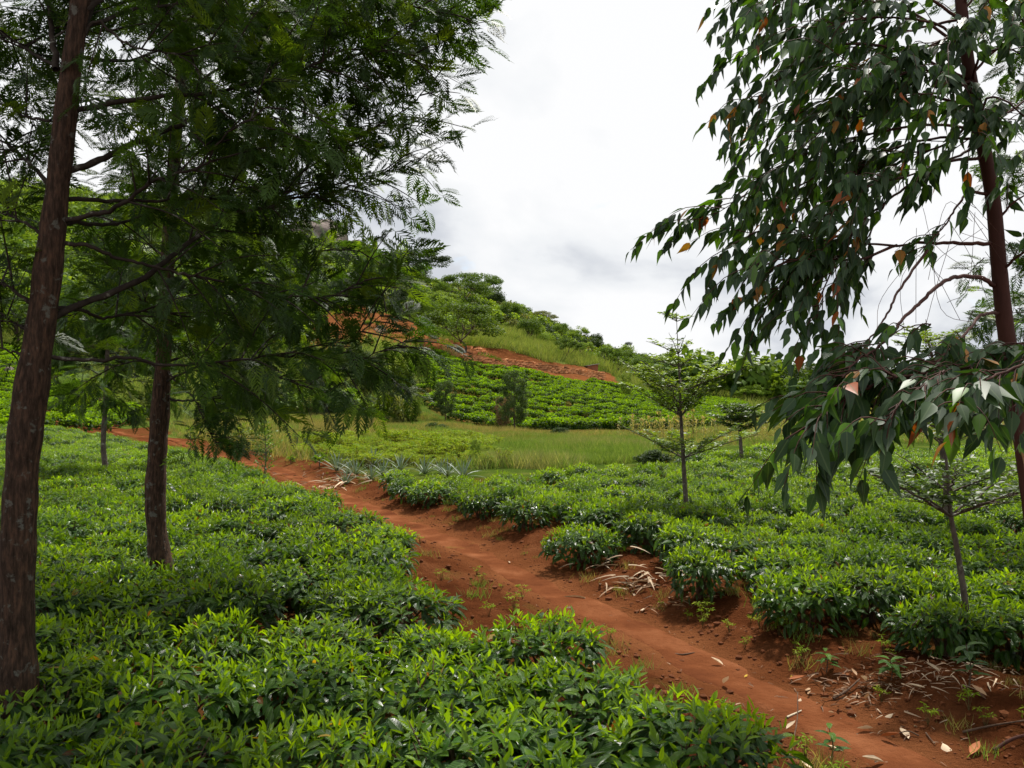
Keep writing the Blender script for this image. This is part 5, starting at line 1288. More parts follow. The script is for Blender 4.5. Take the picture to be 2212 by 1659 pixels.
TREES = [
    ('young_tree', 'tree', 1112, 932, 803, 82, 'grev', 'blue', 1, 'grey green young tree with a rounded top and straight dark trunk before the hillside tea', V),
    ('young_tree', 'tree', 1089, 930, 858, 50, 'grev', 'pink', 2, 'small tree with dull pinkish brown leaves beside the rounded grey green tree', V),
    ('young_tree', 'tree', 962, 913, 824, 56, 'grev', 'blue', 3, 'narrow grey green tree standing alone at the left edge of the hillside tea', V),
    ('young_tree', 'tree', 862, 893, 796, 92, 'grev', 'blue', 1, 'broad dark grey green tree left of the lone narrow one', V),
    ('young_tree', 'tree', 898, 908, 850, 34, 'grev', 'fern', 2, 'pale feathery small tree between the two grey green trees', V),
    ('sapling', 'sapling', 832, 918, 878, 30, 'grev', 'blue', 3, 'little feathery sapling in the grass below the broad dark tree', V),
    ('young_tree', 'tree', 723, 893, 838, 48, 'grev', 'blue', 2, 'small blue green tree standing in grass under the low silky oak bough', V),
    ('young_tree', 'tree', 655, 885, 742, 100, 'grev', 'blue', 1, 'tall dark tree seen through the silky oak fronds, first of the valley group', V),
    ('young_tree', 'tree', 745, 876, 735, 100, 'grev', 'blue', 3, 'tall dark tree seen through the fronds, middle of the valley group', V),
    ('young_tree', 'tree', 560, 890, 755, 90, 'grev', 'mid', 2, 'green tree behind the second silky oak at the start of the valley group', V),
    ('young_tree', 'tree', 805, 868, 762, 80, 'grev', 'blue', 2, 'dark tree at the right end of the valley group below the bare red slope', V),
    ('young_tree', 'tree', 470, 900, 740, 110, 'grev', 'mid', 1, 'leafy tree beyond the bend of the path behind the second silky oak', V),
    ('thorn_tree', 'tree', 790, 900, 862, 44, 'acacia', 'light', 4, 'little yellow green flat topped tree in the grass by the valley group', V),
    ('shrub', 'shrub', 941, 931, 909, 46, 'shrub', 'dark', 1, 'low dark shrub in the dry grass below the lone narrow tree', None),
    ('shrub', 'shrub', 1022, 947, 933, 44, 'shrub', 'mid', 2, 'flat green shrub in the dry grass at the edge of the low crop', None),
    ('sapling', 'sapling', 1028, 1004, 950, 30, 'grev', 'fern', 1, 'feathery upright sapling at the right end of the pineapple row', None),
    ('shrub', 'shrub', 1408, 1006, 966, 76, 'shrub', 'dark', 3, 'dark bush at the corner of the grass left of the tall tiered sapling', None),
    ('shrub', 'shrub', 1210, 941, 921, 40, 'shrub', 'dark', 2, 'dark bush at the lower edge of the hillside tea', None),
    # hillside
    ('flat_top_tree', 'tree', 905, 612, 536, 128, 'acacia', 'dark', 5, 'wide dark flat topped tree on the ridge', Hh),
    ('round_tree', 'tree', 905, 622, 563, 58, 'round', 'dark', 6, 'dark ball shaped tree in front of the wide flat topped one on the ridge', Hh),
    ('flat_top_tree', 'tree', 1002, 663, 588, 108, 'acacia', 'mid', 7, 'many layered flat topped tree with forked dark limbs halfway along the ridge', Hh),
    ('flat_top_tree', 'tree', 1058, 662, 592, 66, 'acacia', 'mid', 8, 'rounded right hand partner of the many layered tree on the ridge', Hh),
    ('round_tree', 'tree', 1073, 676, 624, 52, 'round', 'dark', 9, 'dark tree right below the many layered ridge tree', Hh),
    ('flat_top_tree', 'tree', 949, 680, 628, 92, 'acacia', 'light', 10, 'light green spreading tree left of the many layered ridge tree', Hh),
    ('flat_top_tree', 'tree', 1001, 765, 652, 176, 'acacia', 'mid', 11, 'umbrella shaped tree with a bare leaning trunk growing on the stone wall', Hh),
    ('round_tree', 'tree', 884, 690, 610, 74, 'round', 'dark', 12, 'dense dark tree at the top edge of the bare red slope', Hh),
    ('round_tree', 'tree', 925, 700, 640, 60, 'round', 'mid', 13, 'green tree at the right shoulder of the bare red slope', Hh),
    ('slim_tree', 'tree', 810, 556, 520, 27, 'tall', 'mid', 14, 'small lone tree on the skyline next to the rounded boulder', Hh),
    ('flat_top_tree', 'tree', 1168, 695, 661, 66, 'acacia', 'olive', 15, 'thin flat topped tree leaning over the sloping skyline', Hh),
    ('round_tree', 'tree', 1143, 742, 682, 66, 'round', 'mid', 16, 'dense green tree below the thin skyline tree', Hh),
    ('round_tree', 'tree', 1178, 752, 715, 50, 'round', 'light', 17, 'bright glossy tree above the pale grass of the bank', Hh),
    ('round_tree', 'tree', 1213, 735, 695, 52, 'round', 'mid', 18, 'tree just under the skyline behind the bright glossy one', Hh),
    ('round_tree', 'tree', 1226, 780, 724, 64, 'open', 'mid', 19, 'rounded tree with a visible trunk above the stone wall', Hh),
    ('round_tree', 'tree', 1262, 783, 733, 46, 'open', 'light', 20, 'lighter tree next to the rounded one above the stone wall', Hh),
    ('flat_top_tree', 'tree', 1283, 742, 710, 38, 'acacia', 'dark', 21, 'tiny dark umbrella tree standing clear of the skyline', Hh),
    ('round_tree', 'tree', 1308, 798, 746, 44, 'open', 'mid', 22, 'tree with several stems just above the brick hut', Hh),
    ('round_tree', 'tree', 1335, 812, 746, 50, 'open', 'mid', 23, 'darker spreading tree right of the brick hut', Hh),
    ('round_tree', 'tree', 1384, 822, 764, 60, 'round', 'mid', 24, 'round tree above the red gully at the end of the wall', Hh),
    ('round_tree', 'tree', 1356, 775, 739, 46, 'tall', 'dark', 25, 'grey green crown poking above the hill trees', Hh),
    ('slim_tree', 'tree', 1402, 772, 752, 28, 'acacia', 'blue', 26, 'small pale fan shaped crown on the skyline', Hh),
    ('slim_tree', 'tree', 1431, 774, 746, 34, 'tall', 'dark', 27, 'dark pointed crown on the skyline behind the tall tiered sapling', Hh),
    ('round_tree', 'tree', 1440, 816, 758, 84, 'round', 'light', 28, 'large light green tree behind the top of the tall tiered sapling', Hh),
    ('slim_tree', 'tree', 1487, 802, 776, 13, 'tall', 'mid', 29, 'single thin tree on the skyline right of the tall tiered sapling', Hh),
    ('young_tree', 'tree', 1353, 864, 808, 32, 'grev', 'fern', 30, 'feathery young tree alone in the upper hillside tea', None),
    ('round_tree', 'tree', 1190, 868, 846, 22, 'shrub', 'dark', 31, 'small dark bush among the hillside tea', None),
    # far treeline, right
    ('flat_top_tree', 'tree', 1597, 836, 812, 36, 'acacia', 'dark', 32, 'very dark flat crown at the start of the far treeline', W_),
    ('round_tree', 'tree', 1569, 866, 822, 60, 'round', 'dark', 33, 'dark tree behind the bright strip of far tea', W_),
    ('round_tree', 'tree', 1630, 862, 807, 44, 'round', 'light', 34, 'pale rounded tree, tallest at the left end of the far treeline', W_),
    ('round_tree', 'tree', 1659, 868, 812, 46, 'round', 'mid', 35, 'mid green tree right of the pale rounded one in the far treeline', W_),
    ('round_tree', 'tree', 1685, 878, 818, 62, 'open', 'olive', 36, 'olive tree with thin foliage in the far treeline', W_),
    ('round_tree', 'tree', 1625, 884, 842, 66, 'acacia', 'light', 37, 'bright spreading tree in front of the far treeline', W_),
    ('round_tree', 'tree', 1718, 872, 836, 52, 'round', 'dark', 38, 'dark tree at the right end of the far treeline beside the gum leaves', W_),
    ('round_tree', 'tree', 1790, 884, 842, 60, 'round', 'mid', 39, 'tree of the far treeline partly covered by hanging gum leaves', W_),
    ('round_tree', 'tree', 1905, 890, 826, 56, 'open', 'light', 40, 'light tree showing above the hanging gum leaves', W_),
    ('round_tree', 'tree', 2130, 905, 850, 90, 'round', 'dark', 41, 'dark hedge like tree beyond the field by the gum trunk', W_),
]
FARD = {'far': 150}
for i, (nm, cat, px, by, ty, w, kind, pal, sd_, lab, grp) in enumerate(TREES):
    D = None
    if grp == W_: D = {1597: 200, 1569: 158, 1630: 172, 1659: 170, 1685: 150, 1625: 128, 1718: 160, 1790: 140, 1905: 130, 2130: 95}[px]
    if px == 1001: D = 107.0
    if px in (1283, 1356, 1402, 1431, 1487): D = {1283: 262, 1356: 262, 1402: 270, 1431: 270, 1487: 200}[px]
    if px == 810: D = 262
    if px == 1168: D = 205
    stand(nm, cat, px, by, ty, w, kind, pal, sd_ % 4 + 1, lab, D, grp, n=8000 if kind in ('acacia', 'grev') or (by - ty) > 80 else 4500)
# undergrowth and woods that read as one mass
def mass(name, poly, n, d0, d1, kinds, hmin, hmax, label, wf=1.1, xr=(-0.9, 0.7)):
    u = rng.uniform(xr[0], xr[1], n * 25); D = np.sqrt(rng.uniform(d0 ** 2, d1 ** 2, n * 25)); x = u * D
    z = terrain(x, D, False); px, py = pix(x, D, z)
    k = np.where(inpoly(px, py, poly))[0][:n]
    protos = [far_kind(*q)[2] for q in kinds]
    H = rng.uniform(hmin, hmax, len(k)); Wd = H * wf * rng.uniform(0.8, 1.35, len(k))
    print(name, len(k))
    gn_scatter(name, np.stack([x[k], D[k], z[k] - 0.1], 1), rng.uniform(0, 6.28, len(k)), np.stack([Wd, Wd, H], 1), rng.integers(0, len(protos), len(k)), protos, kind='stuff', label=label, category='trees')
BUSH = [('shrub', 'mid', 1, 420), ('shrub', 'light', 2, 420), ('shrub', 'dark', 3, 420), ('shrub', 'light', 4, 420), ('shrub', 'olive', 2, 420)]
WOOD = [('round', 'mid', 1, 900), ('round', 'dark', 2, 900), ('round', 'light', 3, 900), ('acacia', 'light', 1, 900), ('acacia', 'mid', 2, 900), ('round', 'mid', 4, 900)]
mass('hillside_trees', [(560, 660), (600, 520), (760, 580), (900, 625), (1060, 670), (1180, 720), (1310, 775), (1440, 805), (1540, 842), (1400, 815), (1290, 785), (1200, 750), (1120, 718), (1020, 690), (930, 690), (850, 660), (690, 680)],
     70, 110, 330, [('round', 'mid', 1, 1800), ('round', 'dark', 2, 1800), ('open', 'mid', 3, 1800), ('acacia', 'light', 1, 2600), ('acacia', 'mid', 3, 2600)], 2.8, 5.5, 'scattered small trees standing in the hillside undergrowth', 1.15)
mass('hillside_thicket', [(545, 770), (560, 660), (600, 500), (760, 560), (900, 610), (1060, 655), (1180, 705), (1310, 765), (1440, 800), (1560, 842), (1440, 838), (1340, 815), (1290, 790), (1200, 745), (1120, 715), (1040, 690), (1010, 690), (985, 735), (930, 705), (850, 672), (760, 650), (690, 690), (640, 760)],
     2600, 85, 330, BUSH, 1.0, 3.6, 'bushes and undergrowth covering the hillside above the tea')
mass('slope_shrubs', RED1, 46, 85, 140, BUSH, 0.4, 1.1, 'few low shrubs sprouting on the bare red slope', 1.3)
mass('left_hill_woods', [(-300, 760), (-300, 395), (200, 440), (420, 458), (560, 490), (610, 545), (700, 560), (800, 600), (860, 630), (760, 650), (640, 700), (560, 760), (400, 800), (300, 815), (140, 765)],
     900, 85, 420, WOOD + BUSH[:2], 4.0, 9.0, 'dense green woods on the big hill behind the silky oaks', 1.1)
mass('skyline_woods', [(880, 625), (1060, 668), (1100, 690), (1160, 700), (1240, 735), (1330, 780), (1420, 800), (1420, 790), (1330, 765), (1240, 716), (1100, 665), (900, 600)],
     26, 170, 330, WOOD[:3], 2.5, 5.0, 'scattered trees along the sloping skyline', 1.0)
mass('far_treeline', [(1480, 862), (1520, 846), (1620, 856), (1740, 875), (2600, 880), (2600, 892), (1740, 890), (1640, 878), (1600, 862), (1540, 848)],
     520, 130, 330, [('round', 'mid', 1, 1500), ('round', 'dark', 2, 1500), ('round', 'light', 3, 1500), ('round', 'mid', 4, 1500), ('open', 'olive', 1, 1500), ('shrub', 'dark', 3, 420), ('shrub', 'mid', 1, 420)], 3.0, 9.5, 'line of woods closing the flat valley at right', 1.0)
mass('valley_bushes', [(440, 905), (440, 820), (640, 830), (820, 865), (905, 880), (890, 915), (700, 900), (560, 905)], 110, 40, 75, BUSH + [('grev', 'blue', 1, 900), ('grev', 'mid', 2, 900)], 0.8, 2.6, 'bushes and young trees at the foot of the hill', 0.8)

# ------------------------------------------------------------------ boulders, stone wall, hut
def boulder(px, by, wpx, hpx, D, seed, label):
    p = at(px, by, D); g = np.random.default_rng(seed); W = D * wpx / F; H = D * hpx / F
    T = blob(seed, 4, 1.0, 0.0); v = T.v / np.linalg.norm(T.v, axis=1, keepdims=True)
    r = 1 + 0.22 * fbm(v[:, 0] * 1.7 + seed, v[:, 1] * 1.7 + v[:, 2] * 1.3, seed, 3) + 0.03 * fbm(v[:, 0] * 7, v[:, 1] * 7 + v[:, 2] * 5, seed + 3, 3)
    v = np.sign(v) * np.abs(v) ** 0.8 * r[:, None]
    v = v * np.array([W * 0.5, W * 0.45, H])
    mb = MB(); mb.add(v, T.t); put('boulder', mb.mesh('boulder', M_rock), loc=p, label=label, category='boulder')
boulder(682, 532, 130, 58, 305, 3, 'big bare dome of dark granite on top of the hill')
boulder(770, 548, 40, 30, 285, 5, 'smaller flat topped granite boulder right of the big dome')
boulder(1060, 655, 36, 22, 222, 7, 'dark rock half hidden below the layered ridge tree')
boulder(455, 1060, 16, 9, 16.0, 9, 'pale stone lying in the left tea field by the path')
boulder(20, 800, 18, 8, 66, 11, 'dark stone on the red terraces at the far left')

def wall():
    g = np.random.default_rng(44)
    N_ = 60; cx = np.linspace(1000, 1304, N_)
    top = np.interp(cx, [1000, 1080, 1159, 1230, 1304], [766, 773, 783, 793, 804]); bot = np.interp(cx, [1000, 1080, 1159, 1230, 1304], [784, 792, 802, 811, 821])
    Dw = np.interp(cx, [1000, 1100, 1200, 1290, 1330], [103.6, 108.6, 113.6, 118.6, 120.5])
    T = np.array([at(a, b, d) for a, b, d in zip(cx, top, Dw)]); B = np.array([at(a, b, d) for a, b, d in zip(cx, bot, Dw)])
    for k in range(N_): B[k, 2] = min(B[k, 2], tz(B[k, 0], B[k, 1]) + 0.05)
    base = B[0].copy()
    root = put('stone_wall', None, loc=base, label='long low retaining wall of dry laid red stones above the hillside tea', category='wall')
    # earth core behind the face
    mb = MB(); off = np.array([0, 0.22, 0]); off2 = np.array([0, 1.1, 0.0])
    V = np.stack([B + off - [0, 0, 0.5], T + off - [0, 0, 0.06], T + off2 - [0, 0, 0.04], B + off2 - [0, 0, 0.5]], 1).reshape(-1, 3) - base
    Q = [(4 * i + a, 4 * i + 4 + a, 4 * i + 4 + (a + 1) % 4, 4 * i + (a + 1) % 4) for i in range(N_ - 1) for a in range(4)] + [(0, 1, 2, 3), (4 * N_ - 4, 4 * N_ - 1, 4 * N_ - 2, 4 * N_ - 3)]
    mb.add(V, None, Q); put('core', mb.mesh('core', M_clod, False), root)
    stones = []
    L = seglen(T); s = 0.0
    for row in range(6):
        s = g.uniform(0, 0.3)
        while s < L[-1]:
            w = g.uniform(0.32, 0.72); f = (row + 0.5) / 6
            t = np.array([np.interp(s + w / 2, L, T[:, k]) for k in range(3)]); b = np.array([np.interp(s + w / 2, L, B[:, k]) for k in range(3)])
            h = (t[2] - b[2]) / 6
            stones.append((b + (t - b) * f + np.array([0, g.normal(0.02, 0.07), g.normal(0, 0.03)]), w, h)); s += w * 1.04
    protos = []
    for k in range(6):
        q = np.array([(x, y, z) for x in (-1, 1) for y in (-1, 1) for z in (-1, 1)], float) * 0.5; q = q + g.normal(0, 0.08, q.shape)
        mb = MB(); mb.add(q, None, [(0, 1, 3, 2), (4, 6, 7, 5), (0, 4, 5, 1), (2, 3, 7, 6), (0, 2, 6, 4), (1, 5, 7, 3)], np.array([1.0, 1.0, 1.0]) * g.uniform(0.6, 1.5)); protos.append((mb, mb.mesh('stone', M_stone, False)))
    order = np.argsort([-(w * h / p[1] ** 2) for p, w, h in stones]); st = MB()
    for r_, i in enumerate(order):
        p, w, h = stones[i]; k = int(g.integers(0, 6)); rz = 0.45 + g.normal(0, 0.12); sc3 = (w * 0.92, 0.42, h * g.uniform(0.75, 1.05))
        if r_ < 300:
            put('stone', protos[k][1], root, p - base, (g.normal(0, 0.06), g.normal(0, 0.10), rz), sc3)
        else:
            c_, s_ = math.cos(rz), math.sin(rz); Rz = np.array([[c_, -s_, 0], [s_, c_, 0], [0, 0, 1]])
            q = (protos[k][0].v[0] * np.array(sc3)) @ Rz.T + p - base
            st.add(q, None, protos[k][0].q[0], protos[k][0].c[0][0])
    if st.n:
        o = put('small_stones', st.mesh('small_stones', M_stone, False), root); o['kind'] = 'stuff'
    print('stones', len(stones))
wall()
# loose red blocks on the cut bank left of the wall
mb = MB(); g = np.random.default_rng(4)
for k in range(150):
    px = g.uniform(962, 1050); py = np.interp(px, [962, 1000, 1050], [748, 760, 766]) + g.normal(0, 5); p = ground_at(px, py, 85, 130)
    q = np.array([(x, y, z) for x in (-1, 1) for y in (-1, 1) for z in (-1, 1)], float) * 0.5 + g.normal(0, 0.12, (8, 3))
    mb.add(q * g.uniform(0.25, 0.8) * np.array([1.3, 1, 0.7]) + p + [0, 0, 0.1], None, [(0, 1, 3, 2), (4, 6, 7, 5), (0, 4, 5, 1), (2, 3, 7, 6), (0, 2, 6, 4), (1, 5, 7, 3)], np.array([1, 1, 1]) * g.uniform(0.8, 1.4))
put('stone_rubble', mb.mesh('stone_rubble', M_stone, False), kind='stuff', label='tumbled red stone blocks at the left end of the stone wall', category='rubble')

M_brick = noise_mat("mud brick", [(0.3, (0.20, 0.075, 0.04)), (0.7, (0.32, 0.13, 0.07))], scale=3, bump=0.4)
M_roof = noise_mat("weathered roof sheet", [(0.3, (0.14, 0.12, 0.10)), (0.7, (0.30, 0.27, 0.24))], scale=2, bump=0.2)
def hut():
    p = at(1277, 801, 126.0); p[2] = min(p[2], tz(p[0], p[1])); z0 = p[2]
    root = put('brick_hut', None, loc=p, rot=(0, 0, 0.25), label='tiny mud brick hut with a slanting grey roof by the stone wall', category='hut')
    def box(mb, a, b, top=None):
        x0, y0, z0 = a; x1, y1, z1 = b; t = top or (z1, z1)
        v = [(x0, y0, z0), (x1, y0, z0), (x1, y1, z0), (x0, y1, z0), (x0, y0, t[0]), (x1, y0, t[1]), (x1, y1, t[1]), (x0, y1, t[0])]
        mb.add(v, None, [(0, 3, 2, 1), (4, 5, 6, 7), (0, 1, 5, 4), (1, 2, 6, 5), (2, 3, 7, 6), (3, 0, 4, 7)])
    h = 0.95
    for nm, a, b, tp in (('front_wall', (-0.85, -0.7, -0.4), (0.85, -0.55, 0), (h * 0.72, h)), ('back_wall', (-0.85, 0.55, -0.4), (0.85, 0.7, 0), (h * 0.72, h)),
                         ('side_wall', (-0.85, -0.545, -0.4), (-0.70, 0.545, 0), (h * 0.72, h * 0.74)), ('side_wall', (0.70, -0.545, -0.4), (0.85, 0.545, 0), (h * 0.98, h))):
        mb = MB(); box(mb, a, b, tp); put(nm, mb.mesh(nm, M_brick, False), root)
    mb = MB(); v = [(-1.05, -0.9, h * 0.70), (1.05, -0.9, h * 1.05), (1.05, 0.9, h * 1.05), (-1.05, 0.9, h * 0.70)]
    mb.add(v + [(a, b, c + 0.09) for a, b, c in v], None, [(0, 3, 2, 1), (4, 5, 6, 7), (0, 1, 5, 4), (1, 2, 6, 5), (2, 3, 7, 6), (3, 0, 4, 7)]); put('roof', mb.mesh('roof', M_roof, False), root)
hut()

# ------------------------------------------------------------------ pineapple plants
def pine_leaf(k):
    g = np.random.default_rng(60 + k); T = leaf_tmpl(w=0.075, prof=[0.9, 1.0, 0.85, 0.55, 0.0], segs=[0, 0.25, 0.5, 0.78, 1.0], fold=0.7, droop=[0.10, 0.30, 0.5][k], petiole=0.0)
    mb = MB(); mb.add(T.v, T.t, T.q, [(0.13, 0.185, 0.135), (0.16, 0.21, 0.15), (0.115, 0.17, 0.105)][k], T.uv); return mb.mesh('leaf', M_pine)
PL = [pine_leaf(k) for k in range(3)]
def pineapple(px, py, hpx, label, seed):
    g = np.random.default_rng(seed); p = ground_at(px, py, 8, 60); H = 1.18 * p[1] * hpx / F
    o = put('pineapple_plant', None, loc=p, label=label, category='pineapple plant', group='pineapple plants')
    n = 20
    for k in range(n):
        f = k / n; a = k * 2.4 + g.normal(0, 0.15); el = R(28 + 52 * f + g.normal(0, 6))
        d = np.array([[math.cos(a) * math.cos(el), math.sin(a) * math.cos(el), math.sin(el)]])
        rm = frames(d, np.array([[-math.cos(a) * math.sin(el), -math.sin(a) * math.sin(el), math.cos(el)]]))[0]
        lf = put('leaf', PL[int(g.integers(0, 3)) if f < 0.7 else 0], o); s = H * g.uniform(0.85, 1.12) * (1.02 - 0.12 * f)
        lf.matrix_local = Matrix(np.vstack([np.hstack([rm * s, (0.03 * d[0])[:, None]]), [0, 0, 0, 1]]).tolist())
PINE = [(728, 1019, 44, 'large pineapple plant at the left end of the row nearest the path'), (768, 1028, 40, 'pineapple plant second from the left end of the row'), (806, 1009, 38, 'pineapple plant standing behind the row with its tips above the others'),
        (802, 1038, 34, 'low pineapple plant right before the first tea bushes'), (828, 1031, 36, 'upright pineapple plant in the middle of the left cluster'), (865, 1018, 38, 'pineapple plant alone right of the left cluster'),
        (857, 1038, 28, 'small pineapple plant with dry lower leaves against the tea'), (747, 1048, 32, 'small pale pineapple plant lowest of all, beside the straw heap'), (752, 1028, 30, 'half hidden pineapple plant behind the lowest one'),
        (917, 1026, 40, 'pineapple plant left of the rightmost three'), (953, 1023, 32, 'first of the three pineapple plants at the right end of the row'), (967, 1031, 38, 'middle of the three pineapple plants at the right end of the row'), (1001, 1033, 44, 'spreading pineapple plant at the right end of the row'),
        (179, 1020, 38, 'pineapple plant in the left tea field left of the slim silky oak'), (236, 1022, 42, 'pineapple plant in the left tea field touching the slim silky oak'), (283, 1022, 36, 'pineapple plant in the left tea field between the two farther silky oaks'), (308, 1020, 34, 'pineapple plant in the left tea field left of the second silky oak'), (401, 1030, 30, 'pineapple plant in the left tea field right of the second silky oak')]
for i, q in enumerate(PINE): pineapple(*q, 500 + i)

# ------------------------------------------------------------------ leafy saplings and seedlings
def leafy(name, px, py, ty, label, seed, n, wpx, leaf, D=None, cols=((0.055, 0.12, 0.014), (0.13, 0.22, 0.02)), stem_r=0.018, tmpl=None):
    g = np.random.default_rng(seed); p = ground_at(px, py, 3, 60) if D is None else at(px, py, D)
    p[2] = tz(p[0], p[1]) - 0.01
    H = p[1] * (py - ty) / F; W = p[1] * wpx / F
    o = put(name, None, loc=p, label=label, category='sapling')
    sm = MB(); st = catmull(np.array([[0, 0, 0], [0.03 * H, 0, 0.5 * H], [-0.01 * H, 0.02, 0.97 * H]]), 5); tube(sm, st, np.linspace(stem_r, stem_r * 0.25, len(st)), 7)
    P, D_, S, C = [], [], [], []
    for k in range(n):
        f = 0.22 + 0.76 * (k + g.random()) / n; a = k * 2.4 + g.normal(0, 0.3); w = 0.5 * W * (1.05 - 0.75 * abs(f - 0.5) * 1.6) * g.uniform(0.4, 1.1)
        s0 = np.array([np.interp(f * H, st[:, 2], st[:, j]) for j in (0, 1)] + [f * H]); e_ = s0 + np.array([math.cos(a) * w, math.sin(a) * w, 0.5 * w])
        tube(sm, [s0, (s0 + e_) / 2 + [0, 0, 0.02 * H], e_], [stem_r * 0.3, stem_r * 0.22, stem_r * 0.1], 4)
        m = 9
        t = g.random(m); P.append(s0 + (e_ - s0) * (0.3 + 0.75 * t)[:, None]); D_.append(unit((e_ - s0) / max(w, 1e-3) * 0.6 + g.normal(0, 0.7, (m, 3)) + [0, 0, 0.3])); S.append(g.uniform(*leaf, m))
        t = g.random((m, 1)); C.append((1 - t) * np.array(cols[0]) + t * np.array(cols[1]))
    put('stem', sm.mesh('stem', M_bark2), o)
    P, D_, S, C = np.vstack(P), np.vstack(D_), np.concatenate(S), np.vstack(C)
    mb = MB(); scatter(mb, tmpl or T_round, P, frames(D_, np.array([0, 0, 1.0]) + g.normal(0, 0.4, P.shape)), S, C); put('foliage', mb.mesh('foliage', M_term), o)
leafy('leafy_sapling', 570, 1045, 914, 'bushy bright green sapling beside the path at the edge of the left field', 71, 46, 62, (0.05, 0.085))
leafy('leafy_sapling', 410, 985, 925, 'thin sapling standing on the bare soil left of the path bend', 72, 14, 34, (0.06, 0.10))
leafy('leafy_sapling', 520, 985, 925, 'yellow green feathery bush on the far side of the path behind the bushy sapling', 73, 40, 70, (0.08, 0.14), cols=((0.09, 0.15, 0.02), (0.17, 0.22, 0.04)))
leafy('leafy_sapling', 690, 1008, 986, 'low leafy plant on the soil left of the pineapples', 74, 10, 34, (0.08, 0.12))
leafy('leafy_sapling', 628, 1003, 988, 'tiny leafy plant on bare soil between the path and the crop', 75, 6, 20, (0.07, 0.1))
def seedling(px, py, ty, label, seed, nl, leaf, lean=0.15):
    g = np.random.default_rng(seed); p = ground_at(px, py, 2, 12); H = p[1] * (py - ty) / F
    o = put('seedling', None, loc=p, label=label, category='seedling'); sm = MB()
    st = catmull(np.array([[0, 0, -0.01], [lean * 0.4 * H, 0, 0.5 * H], [-lean * 0.3 * H, 0, H]]), 5); tube(sm, st, np.linspace(0.005, 0.002, len(st)), 6, (1, 1, 1)); put('stem', sm.mesh('stem', M_stem), o)
    for k in range(nl):
        f = 0.3 + 0.7 * (k + 0.5) / nl; a = k * 2.5 + g.normal(0, 0.3); s0 = np.array([np.interp(f * H, st[:, 2], st[:, j]) for j in (0, 1)] + [f * H])
        d = np.array([[math.cos(a), math.sin(a), 0.35]]); rm = frames(d, np.array([[0, 0, 1.0]]))[0]
        lf = put('leaf', TL[int(g.integers(0, 2))][1 if k < nl - 2 else 2], o)
        lf.matrix_local = Matrix(np.vstack([np.hstack([rm * leaf * g.uniform(0.8, 1.15), s0[:, None]]), [0, 0, 0, 1]]).tolist())
seedling(1795, 1650, 1575, 'lone young tea seedling rising from the bare soil at the bottom of the picture', 81, 9, 0.085)
seedling(1925, 1470, 1425, 'young tea seedling in front of the nearest right tea bushes', 82, 12, 0.10)
seedling(1785, 1452, 1408, 'small light green seedling at the left foot of the nearest right tea bushes', 83, 9, 0.075)
seedling(2092, 1490, 1395, 'leggy tea plant standing clear on the soil before the rightmost tea bushes', 84, 16, 0.10)

